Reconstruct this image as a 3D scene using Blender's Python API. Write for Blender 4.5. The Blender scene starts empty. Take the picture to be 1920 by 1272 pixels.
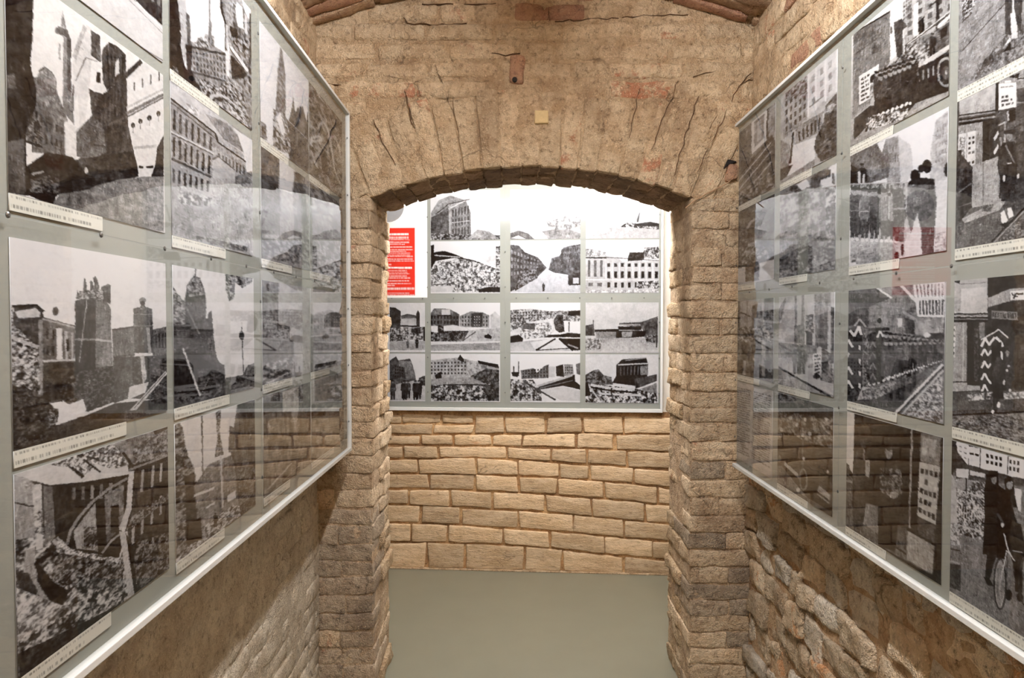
import bpy, bmesh, math, random
import numpy as np
from mathutils import Vector, Matrix

# ------------------------------------------------------------------ camera, world, exposure
scene = bpy.context.scene
C = scene.collection
FOC, EYE = 1306.0, 1.44
TILT = math.radians(1.45)
cam_d = bpy.data.cameras.new('camera')
cam_d.sensor_width = 36.0
cam_d.lens = FOC / 1920 * 36.0
cam_d.clip_start = 0.05
cam = bpy.data.objects.new('camera', cam_d)
C.objects.link(cam)
cam.location = (0, 0, EYE)
cam.rotation_euler = (math.pi / 2 - TILT, 0, 0)
scene.camera = cam

world = bpy.data.worlds.new('cellar_air')
scene.world = world
world.use_nodes = True
world.node_tree.nodes['Background'].inputs[0].default_value = (0.9, 0.85, 0.78, 1)
world.node_tree.nodes['Background'].inputs[1].default_value = 0.0

scene.view_settings.view_transform = 'Standard'
scene.view_settings.look = 'None'
scene.view_settings.gamma = 1.0
scene.view_settings.use_curve_mapping = False
scene.view_settings.exposure = 0.0
scene.cycles.use_light_tree = False
scene.cycles.max_bounces = 6
scene.cycles.diffuse_bounces = 4
scene.cycles.glossy_bounces = 3
scene.cycles.transmission_bounces = 2
scene.cycles.transparent_max_bounces = 7
scene.cycles.caustics_reflective = False
CORRIDOR_LAMP = 350.0      # emission of the fluorescent tubes over the corridor
PASSAGE_LAMP = 310.0       # emission of the tube in the cross passage

# ------------------------------------------------------------------ measuring: a point of the photograph on a plane of the room
CT, ST = math.cos(TILT), math.sin(TILT)
def ray(px, py):
    a, b = (px - 960) / FOC, (636 - py) / FOC
    return np.array([a, CT + b * ST, -ST + b * CT])

class Frame:
    """a plane of the room: origin O, axes U (along), V (up), N (towards the visitor)"""
    def __init__(s, O, U, V, N):
        s.O, s.U, s.V, s.N = [np.array(q, float) for q in (O, U, V, N)]
        s.U /= np.linalg.norm(s.U); s.N /= np.linalg.norm(s.N)
    def w(s, u, v, n=0.0):
        return s.O + s.U * u + s.V * v + s.N * n
    def px(s, x, y):
        d = ray(x, y); e = np.array([0, 0, EYE])
        t = np.dot(s.O - e, s.N) / np.dot(d, s.N)
        p = e + d * t - s.O
        return float(np.dot(p, s.U)), float(np.dot(p, s.V))
    def pxa(s, pts):
        P = np.asarray(pts, float)
        a, b = (P[:, 0] - 960) / FOC, (636 - P[:, 1]) / FOC
        D = np.stack([a, CT + b * ST, -ST + b * CT], 1)
        e = np.array([0, 0, EYE])
        t = np.dot(s.O - e, s.N) / (D @ s.N)
        Q = e + D * t[:, None] - s.O
        return np.stack([Q @ s.U, Q @ s.V], 1)

# ------------------------------------------------------------------ noise for shapes and prints
_r = np.random.RandomState(7)
_perm = np.concatenate([_r.permutation(256)] * 3)
_val = _r.rand(256) * 2 - 1
def vnoise3(P, sc, seed=0):
    Q = P / sc + seed * 17.31
    I = np.floor(Q).astype(int); F = Q - I
    F = F * F * (3 - 2 * F)
    out = 0
    for dx in (0, 1):
        for dy in (0, 1):
            for dz in (0, 1):
                h = _perm[(_perm[(_perm[(I[:, 0] + dx) & 255] + I[:, 1] + dy) & 255] + I[:, 2] + dz) & 255]
                wgt = (F[:, 0] if dx else 1 - F[:, 0]) * (F[:, 1] if dy else 1 - F[:, 1]) * (F[:, 2] if dz else 1 - F[:, 2])
                out = out + wgt * _val[h]
    return out
def vnoise2(X, Y, seed=0):
    X = X + seed * 13.7; Y = Y + seed * 7.9
    I = np.floor(X).astype(int); J = np.floor(Y).astype(int)
    fx = X - I; fy = Y - J
    fx = fx * fx * (3 - 2 * fx); fy = fy * fy * (3 - 2 * fy)
    def h(i, j): return _val[_perm[(_perm[(i) & 255] + j) & 255]]
    return (h(I, J) * (1 - fx) + h(I + 1, J) * fx) * (1 - fy) + (h(I, J + 1) * (1 - fx) + h(I + 1, J + 1) * fx) * fy

# ------------------------------------------------------------------ materials (all node based)
def srgb(r, g=None, b=None):
    if g is None: r, g, b = r
    f = lambda c: (c / 255 / 12.92) if c / 255 <= .04045 else ((c / 255 + .055) / 1.055) ** 2.4
    return (f(r), f(g), f(b), 1)

def new_mat(name):
    m = bpy.data.materials.new(name); m.use_nodes = True
    nt = m.node_tree
    return m, nt, nt.nodes['Principled BSDF']

def node(nt, t, **kw):
    n = nt.nodes.new(t)
    for k, v in kw.items():
        if k.startswith('i_'):
            key = k[2:]
            n.inputs[int(key) if key.isdigit() else key].default_value = v
        else: setattr(n, k, v)
    return n

def plain(name, col, rough=.5, metal=0.0, bump=0.0, var=.06, nsc=40):
    m, nt, b = new_mat(name)
    geo = node(nt, 'ShaderNodeNewGeometry')
    nz = node(nt, 'ShaderNodeTexNoise', i_Scale=nsc, i_Detail=4)
    nt.links.new(geo.outputs['Position'], nz.inputs['Vector'])
    mx = node(nt, 'ShaderNodeMix', data_type='RGBA')
    mx.inputs[6].default_value = tuple(c * (1 - var) for c in col[:3]) + (1,)
    mx.inputs[7].default_value = tuple(min(1, c * (1 + var)) for c in col[:3]) + (1,)
    nt.links.new(nz.outputs['Fac'], mx.inputs[0])
    nt.links.new(mx.outputs[2], b.inputs['Base Color'])
    b.inputs['Roughness'].default_value = rough
    b.inputs['Metallic'].default_value = metal
    if bump:
        bp = node(nt, 'ShaderNodeBump', i_Strength=bump, i_Distance=.002)
        nt.links.new(nz.outputs['Fac'], bp.inputs['Height'])
        nt.links.new(bp.outputs['Normal'], b.inputs['Normal'])
    return m

def masonry(name, light, mid, dark, red, red_amt=.5, dark_amt=.5, bump=.6, bdist=.006, scale=1.0, rnd=.25, streak=None):
    """lime-washed old brick: wash colour in patches, bare red brick showing through, pitted relief"""
    def soft(c, k=.16):
        y = .3 * c[0] + .55 * c[1] + .15 * c[2]
        return tuple(q * (1 - k) + y * k for q in c[:3]) + (1,)
    light, mid, dark, red = soft(light), soft(mid), soft(dark), soft(red, .05)
    m, nt, b = new_mat(name)
    L = nt.links.new
    geo = node(nt, 'ShaderNodeNewGeometry')
    mp = node(nt, 'ShaderNodeMapping')
    if streak: mp.inputs['Scale'].default_value = streak
    L(geo.outputs['Position'], mp.inputs['Vector'])
    def nz(sc, det, rough=.6, src=mp):
        n = node(nt, 'ShaderNodeTexNoise', i_Scale=sc * scale, i_Detail=det, i_Roughness=rough)
        L(src.outputs[0], n.inputs['Vector']); return n
    def ramp(src, a, c):
        r = node(nt, 'ShaderNodeMapRange', interpolation_type='SMOOTHSTEP')
        r.inputs[1].default_value = a; r.inputs[2].default_value = c
        L(src, r.inputs[0]); return r.outputs[0]
    def mix(f, a, c):
        x = node(nt, 'ShaderNodeMix', data_type='RGBA')
        L(f, x.inputs[0])
        for s, v in ((6, a), (7, c)):
            if isinstance(v, tuple): x.inputs[s].default_value = v
            else: L(v, x.inputs[s])
        return x.outputs[2]
    big, med, fin, sp = nz(3.2, 3), nz(10, 6, .74), nz(48, 4, .78), nz(170, 2, .7)
    oi = node(nt, 'ShaderNodeObjectInfo')
    def fmul(x, k):
        q = node(nt, 'ShaderNodeMath', operation='MULTIPLY'); q.inputs[1].default_value = k; L(x, q.inputs[0]); return q.outputs[0]
    def ma(x, k, y):
        q = node(nt, 'ShaderNodeMath', operation='MULTIPLY_ADD'); q.inputs[1].default_value = k; L(x, q.inputs[0]); L(y, q.inputs[2]); return q.outputs[0]
    c = mix(ramp(med.outputs[0], .38, .62), light, mid)
    c = mix(fmul(ramp(big.outputs[0], .60 - .22 * dark_amt, .80 - .15 * dark_amt), .8), c, dark)
    # bare red brick in patches
    rp = nz(5.6, 5, .74)
    c = mix(fmul(ramp(ma(oi.outputs['Random'], .20, rp.outputs[0]), .86 - .22 * red_amt, .95 - .22 * red_amt), .8), c, red)
    # fine mottling, pits and pale crumbs of lime
    deep = tuple(q * .50 for q in dark[:3]) + (1,)
    c = mix(fmul(ramp(fin.outputs[0], .48, .62), .5), c, dark)
    c = mix(fmul(ramp(fin.outputs[0], .60, .70), .7), c, deep)
    pale = tuple(min(1, q * 1.22) for q in light[:3]) + (1,)
    c = mix(fmul(ramp(sp.outputs[0], .56, .74), .8), c, pale)
    # hairline cracks
    dis = node(nt, 'ShaderNodeTexNoise', i_Scale=9 * scale, i_Detail=2); L(mp.outputs[0], dis.inputs['Vector'])
    dv = node(nt, 'ShaderNodeVectorMath', operation='MULTIPLY_ADD'); dv.inputs[1].default_value = (.14, .14, .14)
    L(dis.outputs['Color'], dv.inputs[0]); L(mp.outputs[0], dv.inputs[2])
    vo = node(nt, 'ShaderNodeTexVoronoi', feature='DISTANCE_TO_EDGE', i_Scale=6.5 * scale); L(dv.outputs[0], vo.inputs['Vector'])
    inv = node(nt, 'ShaderNodeMapRange'); inv.inputs[1].default_value = .0; inv.inputs[2].default_value = .020; inv.inputs[3].default_value = 1; inv.inputs[4].default_value = 0
    L(vo.outputs['Distance'], inv.inputs[0])
    ck = node(nt, 'ShaderNodeMath', operation='MULTIPLY'); L(inv.outputs[0], ck.inputs[0]); L(ramp(nz(6.5, 1).outputs[0], .52, .66), ck.inputs[1])
    c = mix(fmul(ck.outputs[0], .7), c, deep)
    hs = node(nt, 'ShaderNodeHueSaturation')
    mv = node(nt, 'ShaderNodeMapRange'); mv.inputs[3].default_value = 1 - rnd; mv.inputs[4].default_value = 1 + rnd * .6
    L(oi.outputs['Random'], mv.inputs[0]); L(mv.outputs[0], hs.inputs['Value']); L(c, hs.inputs['Color'])
    L(hs.outputs[0], b.inputs['Base Color'])
    b.inputs['Roughness'].default_value = .93
    b.inputs['Specular IOR Level'].default_value = .2
    h = ma(fin.outputs[0], .9, med.outputs[0])
    h = ma(sp.outputs[0], .40, h)
    bp = node(nt, 'ShaderNodeBump', i_Strength=min(1, bump * 1.3), i_Distance=bdist * 3)
    L(h, bp.inputs['Height']); L(bp.outputs['Normal'], b.inputs['Normal'])
    return m

M = {}
M['wash'] = masonry('limewashed_brick', srgb(236, 208, 164), srgb(214, 180, 134), srgb(168, 132, 92), srgb(192, 118, 84), red_amt=.60, dark_amt=.3, bump=.9, rnd=.10)
M['wash_mortar'] = masonry('limewash_mortar', srgb(222, 192, 148), srgb(200, 164, 118), srgb(150, 116, 80), srgb(180, 112, 80), red_amt=.15, dark_amt=.35, bump=.85, rnd=0)
M['pier'] = masonry('pier_brick', srgb(234, 206, 164), srgb(212, 178, 134), srgb(160, 124, 88), srgb(184, 118, 86), red_amt=.25, dark_amt=.35, bump=.8, rnd=.2)
M['pier_low'] = masonry('darker_pier_brick', srgb(204, 180, 146), srgb(176, 150, 118), srgb(128, 106, 84), srgb(178, 116, 80), red_amt=.35, dark_amt=.5, bump=.9, rnd=.25)  # darker, greyer brick, used mostly in the lower pier courses
M['jamb'] = masonry('broken_jamb_brick', srgb(232, 202, 156), srgb(206, 168, 118), srgb(152, 114, 76), srgb(186, 124, 80), red_amt=.2, dark_amt=.3, bump=1.0, bdist=.009, rnd=.2)
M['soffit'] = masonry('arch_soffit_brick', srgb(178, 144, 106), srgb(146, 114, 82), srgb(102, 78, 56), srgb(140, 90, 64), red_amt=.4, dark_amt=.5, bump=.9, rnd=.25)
M['left'] = masonry('left_wall_plaster', srgb(230, 214, 186), srgb(208, 188, 158), srgb(166, 144, 114), srgb(186, 140, 100), red_amt=.15, dark_amt=.4, bump=.7, rnd=.10)
M['right'] = masonry('right_wall_stone', srgb(238, 212, 172), srgb(216, 182, 138), srgb(160, 128, 92), srgb(214, 146, 88), red_amt=.55, dark_amt=.45, bump=1.0, bdist=.009, rnd=.28)
M['pier_mortar'] = masonry('pier_mortar', srgb(214, 184, 144), srgb(186, 152, 112), srgb(130, 100, 70), srgb(164, 106, 74), red_amt=.15, dark_amt=.35, bump=.8, rnd=0)
M['right_mortar'] = masonry('right_wall_mortar', srgb(216, 180, 134), srgb(190, 148, 102), srgb(132, 98, 64), srgb(200, 128, 70), red_amt=.45, dark_amt=.4, bump=.9, rnd=0)
M['right_pale'] = masonry('right_wall_pale_stone', srgb(238, 222, 196), srgb(216, 194, 162), srgb(164, 140, 110), srgb(208, 150, 98), red_amt=.3, dark_amt=.4, bump=1.0, bdist=.009, rnd=.22)
M['gap'] = masonry('wall_joint_mortar', srgb(150, 118, 82), srgb(124, 94, 62), srgb(84, 62, 42), srgb(140, 84, 50), red_amt=.3, dark_amt=.5, bump=.8, rnd=0)
M['back'] = masonry('back_wall_brick', srgb(228, 196, 150), srgb(210, 174, 124), srgb(180, 144, 100), srgb(206, 150, 100), red_amt=.35, dark_amt=.3, bump=.5, bdist=.004, rnd=.26, streak=(.45, .45, 1.6))
M['back_joint'] = masonry('back_wall_pointing', srgb(214, 170, 108), srgb(184, 134, 76), srgb(122, 84, 48), srgb(196, 126, 56), red_amt=.4, dark_amt=.7, bump=.4, bdist=.003, rnd=0)
M['vault'] = masonry('vault_brick', srgb(206, 170, 128), srgb(182, 140, 102), srgb(138, 102, 72), srgb(176, 110, 80), red_amt=.4, dark_amt=.45, bump=.8, rnd=.22)
M['red'] = masonry('bare_red_brick', srgb(206, 158, 118), srgb(186, 132, 98), srgb(140, 100, 78), srgb(178, 106, 78), red_amt=.6, dark_amt=.4, bump=.8, rnd=.1)
M['plaster'] = plain('passage_white_plaster', srgb(225, 218, 204), .9, bump=.3)
M['floor'] = plain('grey_floor_paint', srgb(126, 123, 105), .42, bump=.15, var=.07, nsc=7)
M['white'] = plain('white_frame_paint', srgb(214, 213, 207), .45, var=.03)
M['board'] = plain('grey_mount_board', srgb(150, 151, 143), .7, var=.05, nsc=9)
M['paper'] = plain('white_sheet', srgb(245, 243, 236), .7, var=.02)
M['steel'] = plain('screw_steel', srgb(120, 120, 118), .35, metal=.9)
M['dark'] = plain('dark_hole', srgb(26, 20, 16), .9)
M['cable'] = plain('beige_cable', srgb(176, 140, 104), .6)
M['yellow'] = plain('ochre_plaster_tab', srgb(212, 186, 136), .8, var=.15, nsc=120)
M['plastic'] = plain('lamp_white_plastic', srgb(230, 230, 226), .4)
M['grey_disc'] = plain('grey_disc_print', srgb(150, 150, 150), .5)
M['wood'] = plain('batten_wood', srgb(150, 120, 84), .8)

def emit(name, col, s):
    m, nt, b = new_mat(name)
    b.inputs['Base Color'].default_value = (.9, .9, .9, 1)
    b.inputs['Emission Color'].default_value = col
    b.inputs['Emission Strength'].default_value = s
    return m
M['tube'] = emit('corridor_tube_glow', srgb(246, 248, 255), CORRIDOR_LAMP)
M['tube2'] = emit('passage_tube_glow', srgb(250, 250, 255), PASSAGE_LAMP)

def acrylic(name, rough):
    m, nt, b = new_mat(name)
    nt.nodes.remove(b)
    out = nt.nodes['Material Output']
    tr = node(nt, 'ShaderNodeBsdfTransparent'); tr.inputs[0].default_value = (.985, .99, .985, 1)
    gl = node(nt, 'ShaderNodeBsdfGlossy'); gl.inputs['Roughness'].default_value = rough
    fr = node(nt, 'ShaderNodeFresnel', i_IOR=1.49)
    geo = node(nt, 'ShaderNodeNewGeometry')
    # only the outward faces mirror (each side of the sheet once)
    inv = node(nt, 'ShaderNodeMath', operation='SUBTRACT'); inv.inputs[0].default_value = 1
    nt.links.new(geo.outputs['Backfacing'], inv.inputs[1])
    mu = node(nt, 'ShaderNodeMath', operation='MULTIPLY')
    nt.links.new(fr.outputs[0], mu.inputs[0]); nt.links.new(inv.outputs[0], mu.inputs[1])
    m2 = node(nt, 'ShaderNodeMath', operation='MULTIPLY', use_clamp=True); m2.inputs[1].default_value = 1.5
    nt.links.new(mu.outputs[0], m2.inputs[0])
    mx = node(nt, 'ShaderNodeMixShader')
    nt.links.new(m2.outputs[0], mx.inputs[0]); nt.links.new(tr.outputs[0], mx.inputs[1]); nt.links.new(gl.outputs[0], mx.inputs[2])
    nt.links.new(mx.outputs[0], out.inputs['Surface'])
    return m
M['acrylic'] = acrylic('clear_acrylic', .02)
M['acrylic_b'] = acrylic('clear_acrylic_worn', .12)

def print_mat():
    m, nt, b = new_mat('photo_print')
    at = node(nt, 'ShaderNodeAttribute', attribute_name='ink')
    nt.links.new(at.outputs['Color'], b.inputs['Base Color'])
    b.inputs['Roughness'].default_value = .55
    b.inputs['Specular IOR Level'].default_value = .0
    return m
M['print'] = print_mat()

# ------------------------------------------------------------------ mesh helpers
def wloc(o):
    v = np.array(o.location)
    while o.parent is not None:
        o = o.parent; v = v + np.array(o.location)
    return v
def mesh_obj(name, verts, faces, mat, parent=None, loc=None, smooth=False):
    verts = np.asarray(verts, float)
    c = np.zeros(3) if loc is None else np.asarray(loc, float)
    me = bpy.data.meshes.new(name)
    me.from_pydata((verts - c).tolist(), [], [tuple(f) for f in faces])
    if mat is not None: me.materials.append(mat)
    if smooth: me.polygons.foreach_set('use_smooth', [True] * len(me.polygons))
    me.update()
    o = bpy.data.objects.new(name, me)
    C.objects.link(o)
    o.location = c
    if parent is not None:
        o.parent = parent
        o.location = c - wloc(parent)
    return o

def tag(o, label=None, cat=None, group=None, kind=None):
    if label: o['label'] = label
    if cat: o['category'] = cat
    if group: o['group'] = group
    if kind: o['kind'] = kind
    return o

def empty(name, loc):
    o = bpy.data.objects.new(name, None); C.objects.link(o); o.location = loc
    o.empty_display_size = .1
    return o

def box_vf(fr, u0, u1, v0, v1, n0, n1):
    V = [fr.w(u, v, n) for n in (n0, n1) for v in (v0, v1) for u in (u0, u1)]
    F = [(0, 1, 3, 2), (4, 6, 7, 5), (0, 4, 5, 1), (2, 3, 7, 6), (0, 2, 6, 4), (1, 5, 7, 3)]
    return V, F

def fix_normals(o):
    bm = bmesh.new(); bm.from_mesh(o.data)
    bmesh.ops.recalc_face_normals(bm, faces=bm.faces)
    bm.to_mesh(o.data); bm.free()

def box(name, fr, u0, u1, v0, v1, n0, n1, mat, parent=None, bevel=.0):
    V, F = box_vf(fr, u0, u1, v0, v1, n0, n1)
    c = fr.w((u0 + u1) / 2, (v0 + v1) / 2, (n0 + n1) / 2)
    o = mesh_obj(name, V, F, mat, parent, loc=c)
    bm = bmesh.new(); bm.from_mesh(o.data)
    bmesh.ops.recalc_face_normals(bm, faces=bm.faces)
    if bevel: bmesh.ops.bevel(bm, geom=bm.edges[:], offset=bevel, segments=2, affect='EDGES', profile=.5)
    bm.to_mesh(o.data); bm.free()
    return o

def glines(L, res, r):
    n = max(1, int(round((L - 2 * r) / res)))
    return np.concatenate([[0], np.linspace(r, L - r, n + 1), [L]])

def rock(name, fr, quad, n0, n1, mat, parent, seed=0, r=.008, amp=.004, res=.035, nmid=None):
    """a brick or stone: rounded, uneven block whose face is the four-cornered quad (bl, br, tr, tl) of the frame"""
    q = np.asarray(quad, float)
    w = (np.linalg.norm(q[1] - q[0]) + np.linalg.norm(q[2] - q[3])) / 2
    h = (np.linalg.norm(q[3] - q[0]) + np.linalg.norm(q[2] - q[1])) / 2
    d = n1 - n0
    r = min(r, w * .3, h * .3, d * .4)
    gu, gv = glines(w, res, r), glines(h, res * .8, r)
    gn = glines(d, max(res * 1.3, d / 6), r) if d > .06 else np.array([0, d - r, d])
    nu, nv, nn = len(gu), len(gv), len(gn)
    idx = {}; pts = []
    def vid(i, j, k):
        key = (i, j, k)
        if key not in idx:
            idx[key] = len(pts); pts.append((gu[i], gv[j], gn[k]))
        return idx[key]
    faces = []
    k = nn - 1
    for i in range(nu - 1):
        for j in range(nv - 1):
            faces.append((vid(i, j, k), vid(i + 1, j, k), vid(i + 1, j + 1, k), vid(i, j + 1, k)))
    for a in range(nn - 1):
        for i in range(nu - 1):
            faces.append((vid(i, 0, a), vid(i + 1, 0, a), vid(i + 1, 0, a + 1), vid(i, 0, a + 1)))
            faces.append((vid(i, nv - 1, a), vid(i, nv - 1, a + 1), vid(i + 1, nv - 1, a + 1), vid(i + 1, nv - 1, a)))
        for j in range(nv - 1):
            faces.append((vid(0, j, a), vid(0, j, a + 1), vid(0, j + 1, a + 1), vid(0, j + 1, a)))
            faces.append((vid(nu - 1, j, a), vid(nu - 1, j + 1, a), vid(nu - 1, j + 1, a + 1), vid(nu - 1, j, a + 1)))
    P = np.array(pts)
    lo = np.array([r, r, -1]); hi = np.array([w - r, h - r, d - r])
    cc = np.clip(P, lo, hi)
    D = P - cc; ln = np.linalg.norm(D, axis=1, keepdims=True)
    P = cc + np.where(ln > 1e-9, D / np.maximum(ln, 1e-9) * np.minimum(ln, r), 0)
    s, t = P[:, 0:1] / w, P[:, 1:2] / h
    uv = q[0] * (1 - s) * (1 - t) + q[1] * s * (1 - t) + q[2] * s * t + q[3] * (1 - s) * t
    W = fr.O + uv[:, 0:1] * fr.U + uv[:, 1:2] * fr.V + (P[:, 2:3] + n0) * fr.N
    off = np.stack([vnoise3(W, .06, seed + a) * amp + vnoise3(W, .022, seed + a + 5) * amp * .6 for a in (1, 2, 3)], 1)
    W = W + off
    return mesh_obj(name, W, faces, mat, parent, loc=W.mean(0), smooth=True)

def sheet(name, fr, us, vs, mat, amp=.01, seed=0, parent=None, zfun=None, keep=None):
    """an uneven wall surface over a grid of the frame"""
    U, V = np.meshgrid(us, vs)
    W = fr.O + U.reshape(-1, 1) * fr.U + V.reshape(-1, 1) * fr.V
    n = vnoise3(W, .35, seed) * amp + vnoise3(W, .09, seed + 1) * amp * .5 + vnoise3(W, .035, seed + 2) * amp * .3
    W = W + n[:, None] * fr.N
    nu = len(us)
    F = [(j * nu + i, j * nu + i + 1, (j + 1) * nu + i + 1, (j + 1) * nu + i) for j in range(len(vs) - 1) for i in range(nu - 1)]
    return mesh_obj(name, W, F, mat, parent, smooth=True)

# ------------------------------------------------------------------ the room
rng = random.Random(11)
LP = Frame((-.557, 0, 0), (-.01225, 1, 0), (0, 0, 1), (1, .01225, 0))      # left display panel
RP = Frame((.764, 0, 0), (.0115, 1, 0), (0, 0, 1), (-1, .0115, 0))         # right display panel
LW = Frame((-.695, 0, 0), (-.01225, 1, 0), (0, 0, 1), (1, .01225, 0))      # left wall
RW = Frame((.862, 0, 0), (.0115, 1, 0), (0, 0, 1), (-1, .0115, 0))         # right wall
YF, YB = 2.6, 2.95                                                         # archway wall, front and back
AW = Frame((0, YF, 0), (1, 0, 0), (0, 0, 1), (0, -1, 0))
BS = -.07
BW = Frame((0, 3.96, 0), (1, BS, 0), (0, 0, 1), (BS, -1, 0))               # display panel of the passage
BK = Frame((0, 3.99, 0), (1, BS, 0), (0, 0, 1), (BS, -1, 0))               # back wall of the passage
XL, XR = -.727, .892                                                       # corridor corners at the archway wall
JL, JR = -.521, .664                                                       # jambs
ACX, ASP, ARI = .072, 1.90, .116                                           # arch: middle, springing, rise
AHS = (JR - JL) / 2
ARAD = (AHS ** 2 + ARI ** 2) / (2 * ARI)
ACZ = ASP + ARI - ARAD
VSP, VRI, VCX, VHS = 2.53, .15, .08, .81                                   # vault
def vault_z(x): return VSP + VRI * (1 - ((x - VCX) / VHS) ** 2)
def arch_z(x): return ACZ + math.sqrt(max(ARAD ** 2 - (x - ACX) ** 2, 0))
def jit(a): return rng.uniform(-a, a)

# floor
us = np.linspace(-2.4, 2.6, 26); vs = np.linspace(-2.6, 4.4, 36)
FL = Frame((0, 0, 0), (1, 0, 0), (0, 1, 0), (0, 0, 1))
floor = tag(sheet('floor', FL, us, vs, M['floor'], amp=.0015, seed=4), 'smooth grey-green painted concrete cellar floor', kind='structure')

# side walls of the corridor
fine = np.concatenate([np.linspace(-2.6, .4, 18), np.arange(.45, 2.66, .035)])
wall_left = tag(sheet('wall_left', LW, fine, np.concatenate([np.arange(0, 1.2, .035), np.arange(1.2, 2.0, .2), np.arange(2.0, 2.66, .035)]), M['left'], amp=.012, seed=21), 'brown lime-smeared brick wall under the left display panel', kind='structure')
wall_right = tag(sheet('wall_right', RW, fine, np.concatenate([np.arange(0, 1.2, .035), np.arange(1.2, 2.0, .2), np.arange(2.0, 2.66, .035)]), M['right_mortar'], amp=.010, seed=22), 'rough orange-brown stone wall under the right display panel', kind='structure')
bw = Frame((0, -2.5, 0), (1, 0, 0), (0, 0, 1), (0, 1, 0))
wall_rear = tag(sheet('wall_rear', bw, np.linspace(-.9, 1.1, 12), np.linspace(0, 2.8, 14), M['wash'], amp=.01, seed=5), 'limewashed cellar wall behind the visitor', kind='structure')

def courses(parent, fr, u0, u1, v0, v1, hmin, hmax, wmin, wmax, gap, p0, p1, mats, amp, r, jt=.004, res=.04, depth=.05):
    v = v0; k = 0
    while v < v1 - .02:
        h = rng.uniform(hmin, hmax)
        u = u0 - rng.uniform(0, wmax * .6)
        vt = min(v + h, v1 + .02)
        while u < u1:
            w = rng.uniform(wmin, wmax)
            a, b = max(u, u0), min(u + w, u1)
            if b - a > .04:
                g = gap / 2
                q = [(a + g + jit(jt), v + g + jit(jt)), (b - g + jit(jt), v + g + jit(jt)), (b - g + jit(jt), vt - g + jit(jt)), (a + g + jit(jt), vt - g + jit(jt))]
                rock('brick', fr, q, -depth, rng.uniform(p0, p1), M[rng.choice(mats)], parent, seed=k, amp=amp, r=r, res=res)
            u += w; k += 1
        v += h

for wl in (wall_left, wall_right):        # above the panels both walls carry the pale lime wash
    wl.data.materials.append(M['wash_mortar'])
    for pgn in wl.data.polygons:
        if pgn.center.z > 1.5: pgn.material_index = 1
# left wall: bricks smeared over with lime, courses just readable
courses(wall_left, LW, .75, 2.6, .02, 1.02, .062, .072, .22, .30, .005, -.003, .005, ['left'], .005, .007, jt=.003, res=.03)
courses(wall_left, LW, 1.2, 2.6, 2.10, 2.53, .062, .072, .20, .30, .008, -.001, .008, ['wash', 'wash', 'pier'], .006, .012, jt=.004)
# right wall: irregular stones and bricks with deep joints
courses(wall_right, RW, .75, 2.6, .0, 1.0, .07, .115, .12, .25, .014, .004, .024, ['right', 'right', 'right_pale', 'right', 'right_pale'], .011, .008, jt=.016, res=.022)
courses(wall_right, RW, 1.1, 2.6, 2.08, 2.53, .066, .085, .2, .32, .006, .000, .008, ['wash', 'wash', 'wash', 'wash', 'wash', 'red'], .006, .008, jt=.006)

# archway wall: two piers and the arch over the opening
def body(name, boxes, mat, label):
    V, F = [], []
    for (x0, x1, y0, y1, z0, z1) in boxes:
        o = len(V)
        V += [(x, y, z) for z in (z0, z1) for y in (y0, y1) for x in (x0, x1)]
        F += [tuple(o + i for i in f) for f in [(0, 2, 3, 1), (4, 5, 7, 6), (0, 1, 5, 4), (2, 6, 7, 3), (0, 4, 6, 2), (1, 3, 7, 5)]]
    return tag(mesh_obj(name, V, F, mat), label, kind='structure')
wall_pier_left = body('wall_pier_left', [(-2.3, JL - .006, YF + .003, YB - .003, 0, 1.90)], M['pier_mortar'], 'limewashed brick pier left of the arched opening')
wall_pier_right = body('wall_pier_right', [(JR + .006, 2.5, YF + .003, YB - .003, 0, 1.90)], M['pier_mortar'], 'limewashed brick pier right of the arched opening')

def pier(parent, xa, xb, jamb_left):
    z, k = 0.0, 0
    while z < 1.885:
        h = rng.uniform(.060, .072)
        if z + h > 1.86: h = 1.90 - z
        g = .0025
        wid = xb - xa
        jx = jit(.005)
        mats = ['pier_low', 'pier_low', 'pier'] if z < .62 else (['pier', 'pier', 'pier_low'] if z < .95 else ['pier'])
        x0, x1 = xa, xb
        if jamb_left: x0 = xa + jx
        else: x1 = xb + jx
        long_first = k % 2 == 0
        dp = rng.uniform(.11, .15) if long_first else rng.uniform(.20, .25)
        split = None if long_first else rng.uniform(.38, .62)
        segs = [(x0, x1)] if split is None else [(x0, x0 + (x1 - x0) * split), (x0 + (x1 - x0) * split, x1)]
        for i, (a, b) in enumerate(segs):
            q = [(a + g + jit(.003), z + g + jit(.004)), (b - g + jit(.003), z + g + jit(.004)), (b - g + jit(.003), z + h - g + jit(.004)), (a + g + jit(.003), z + h - g + jit(.004))]
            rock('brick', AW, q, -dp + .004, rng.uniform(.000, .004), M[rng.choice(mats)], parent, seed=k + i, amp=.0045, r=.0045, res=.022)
        # rear half of the jamb
        a, b = (x0 + jit(.01), x0 + .14) if jamb_left else (x1 - .14, x1 + jit(.01))
        q = [(a, z + g + jit(.003)), (b, z + g + jit(.003)), (b, z + h - g + jit(.003)), (a, z + h - g + jit(.003))]
        rock('brick', AW, q, -(YB - YF) + .004, -dp - .004, M[rng.choice(['jamb', 'jamb', 'pier'])], parent, seed=k + 9, amp=.008, r=.006, res=.018)
        z += h; k += 1
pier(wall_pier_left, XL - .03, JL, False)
pier(wall_pier_right, JR, XR + .03, True)

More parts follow.
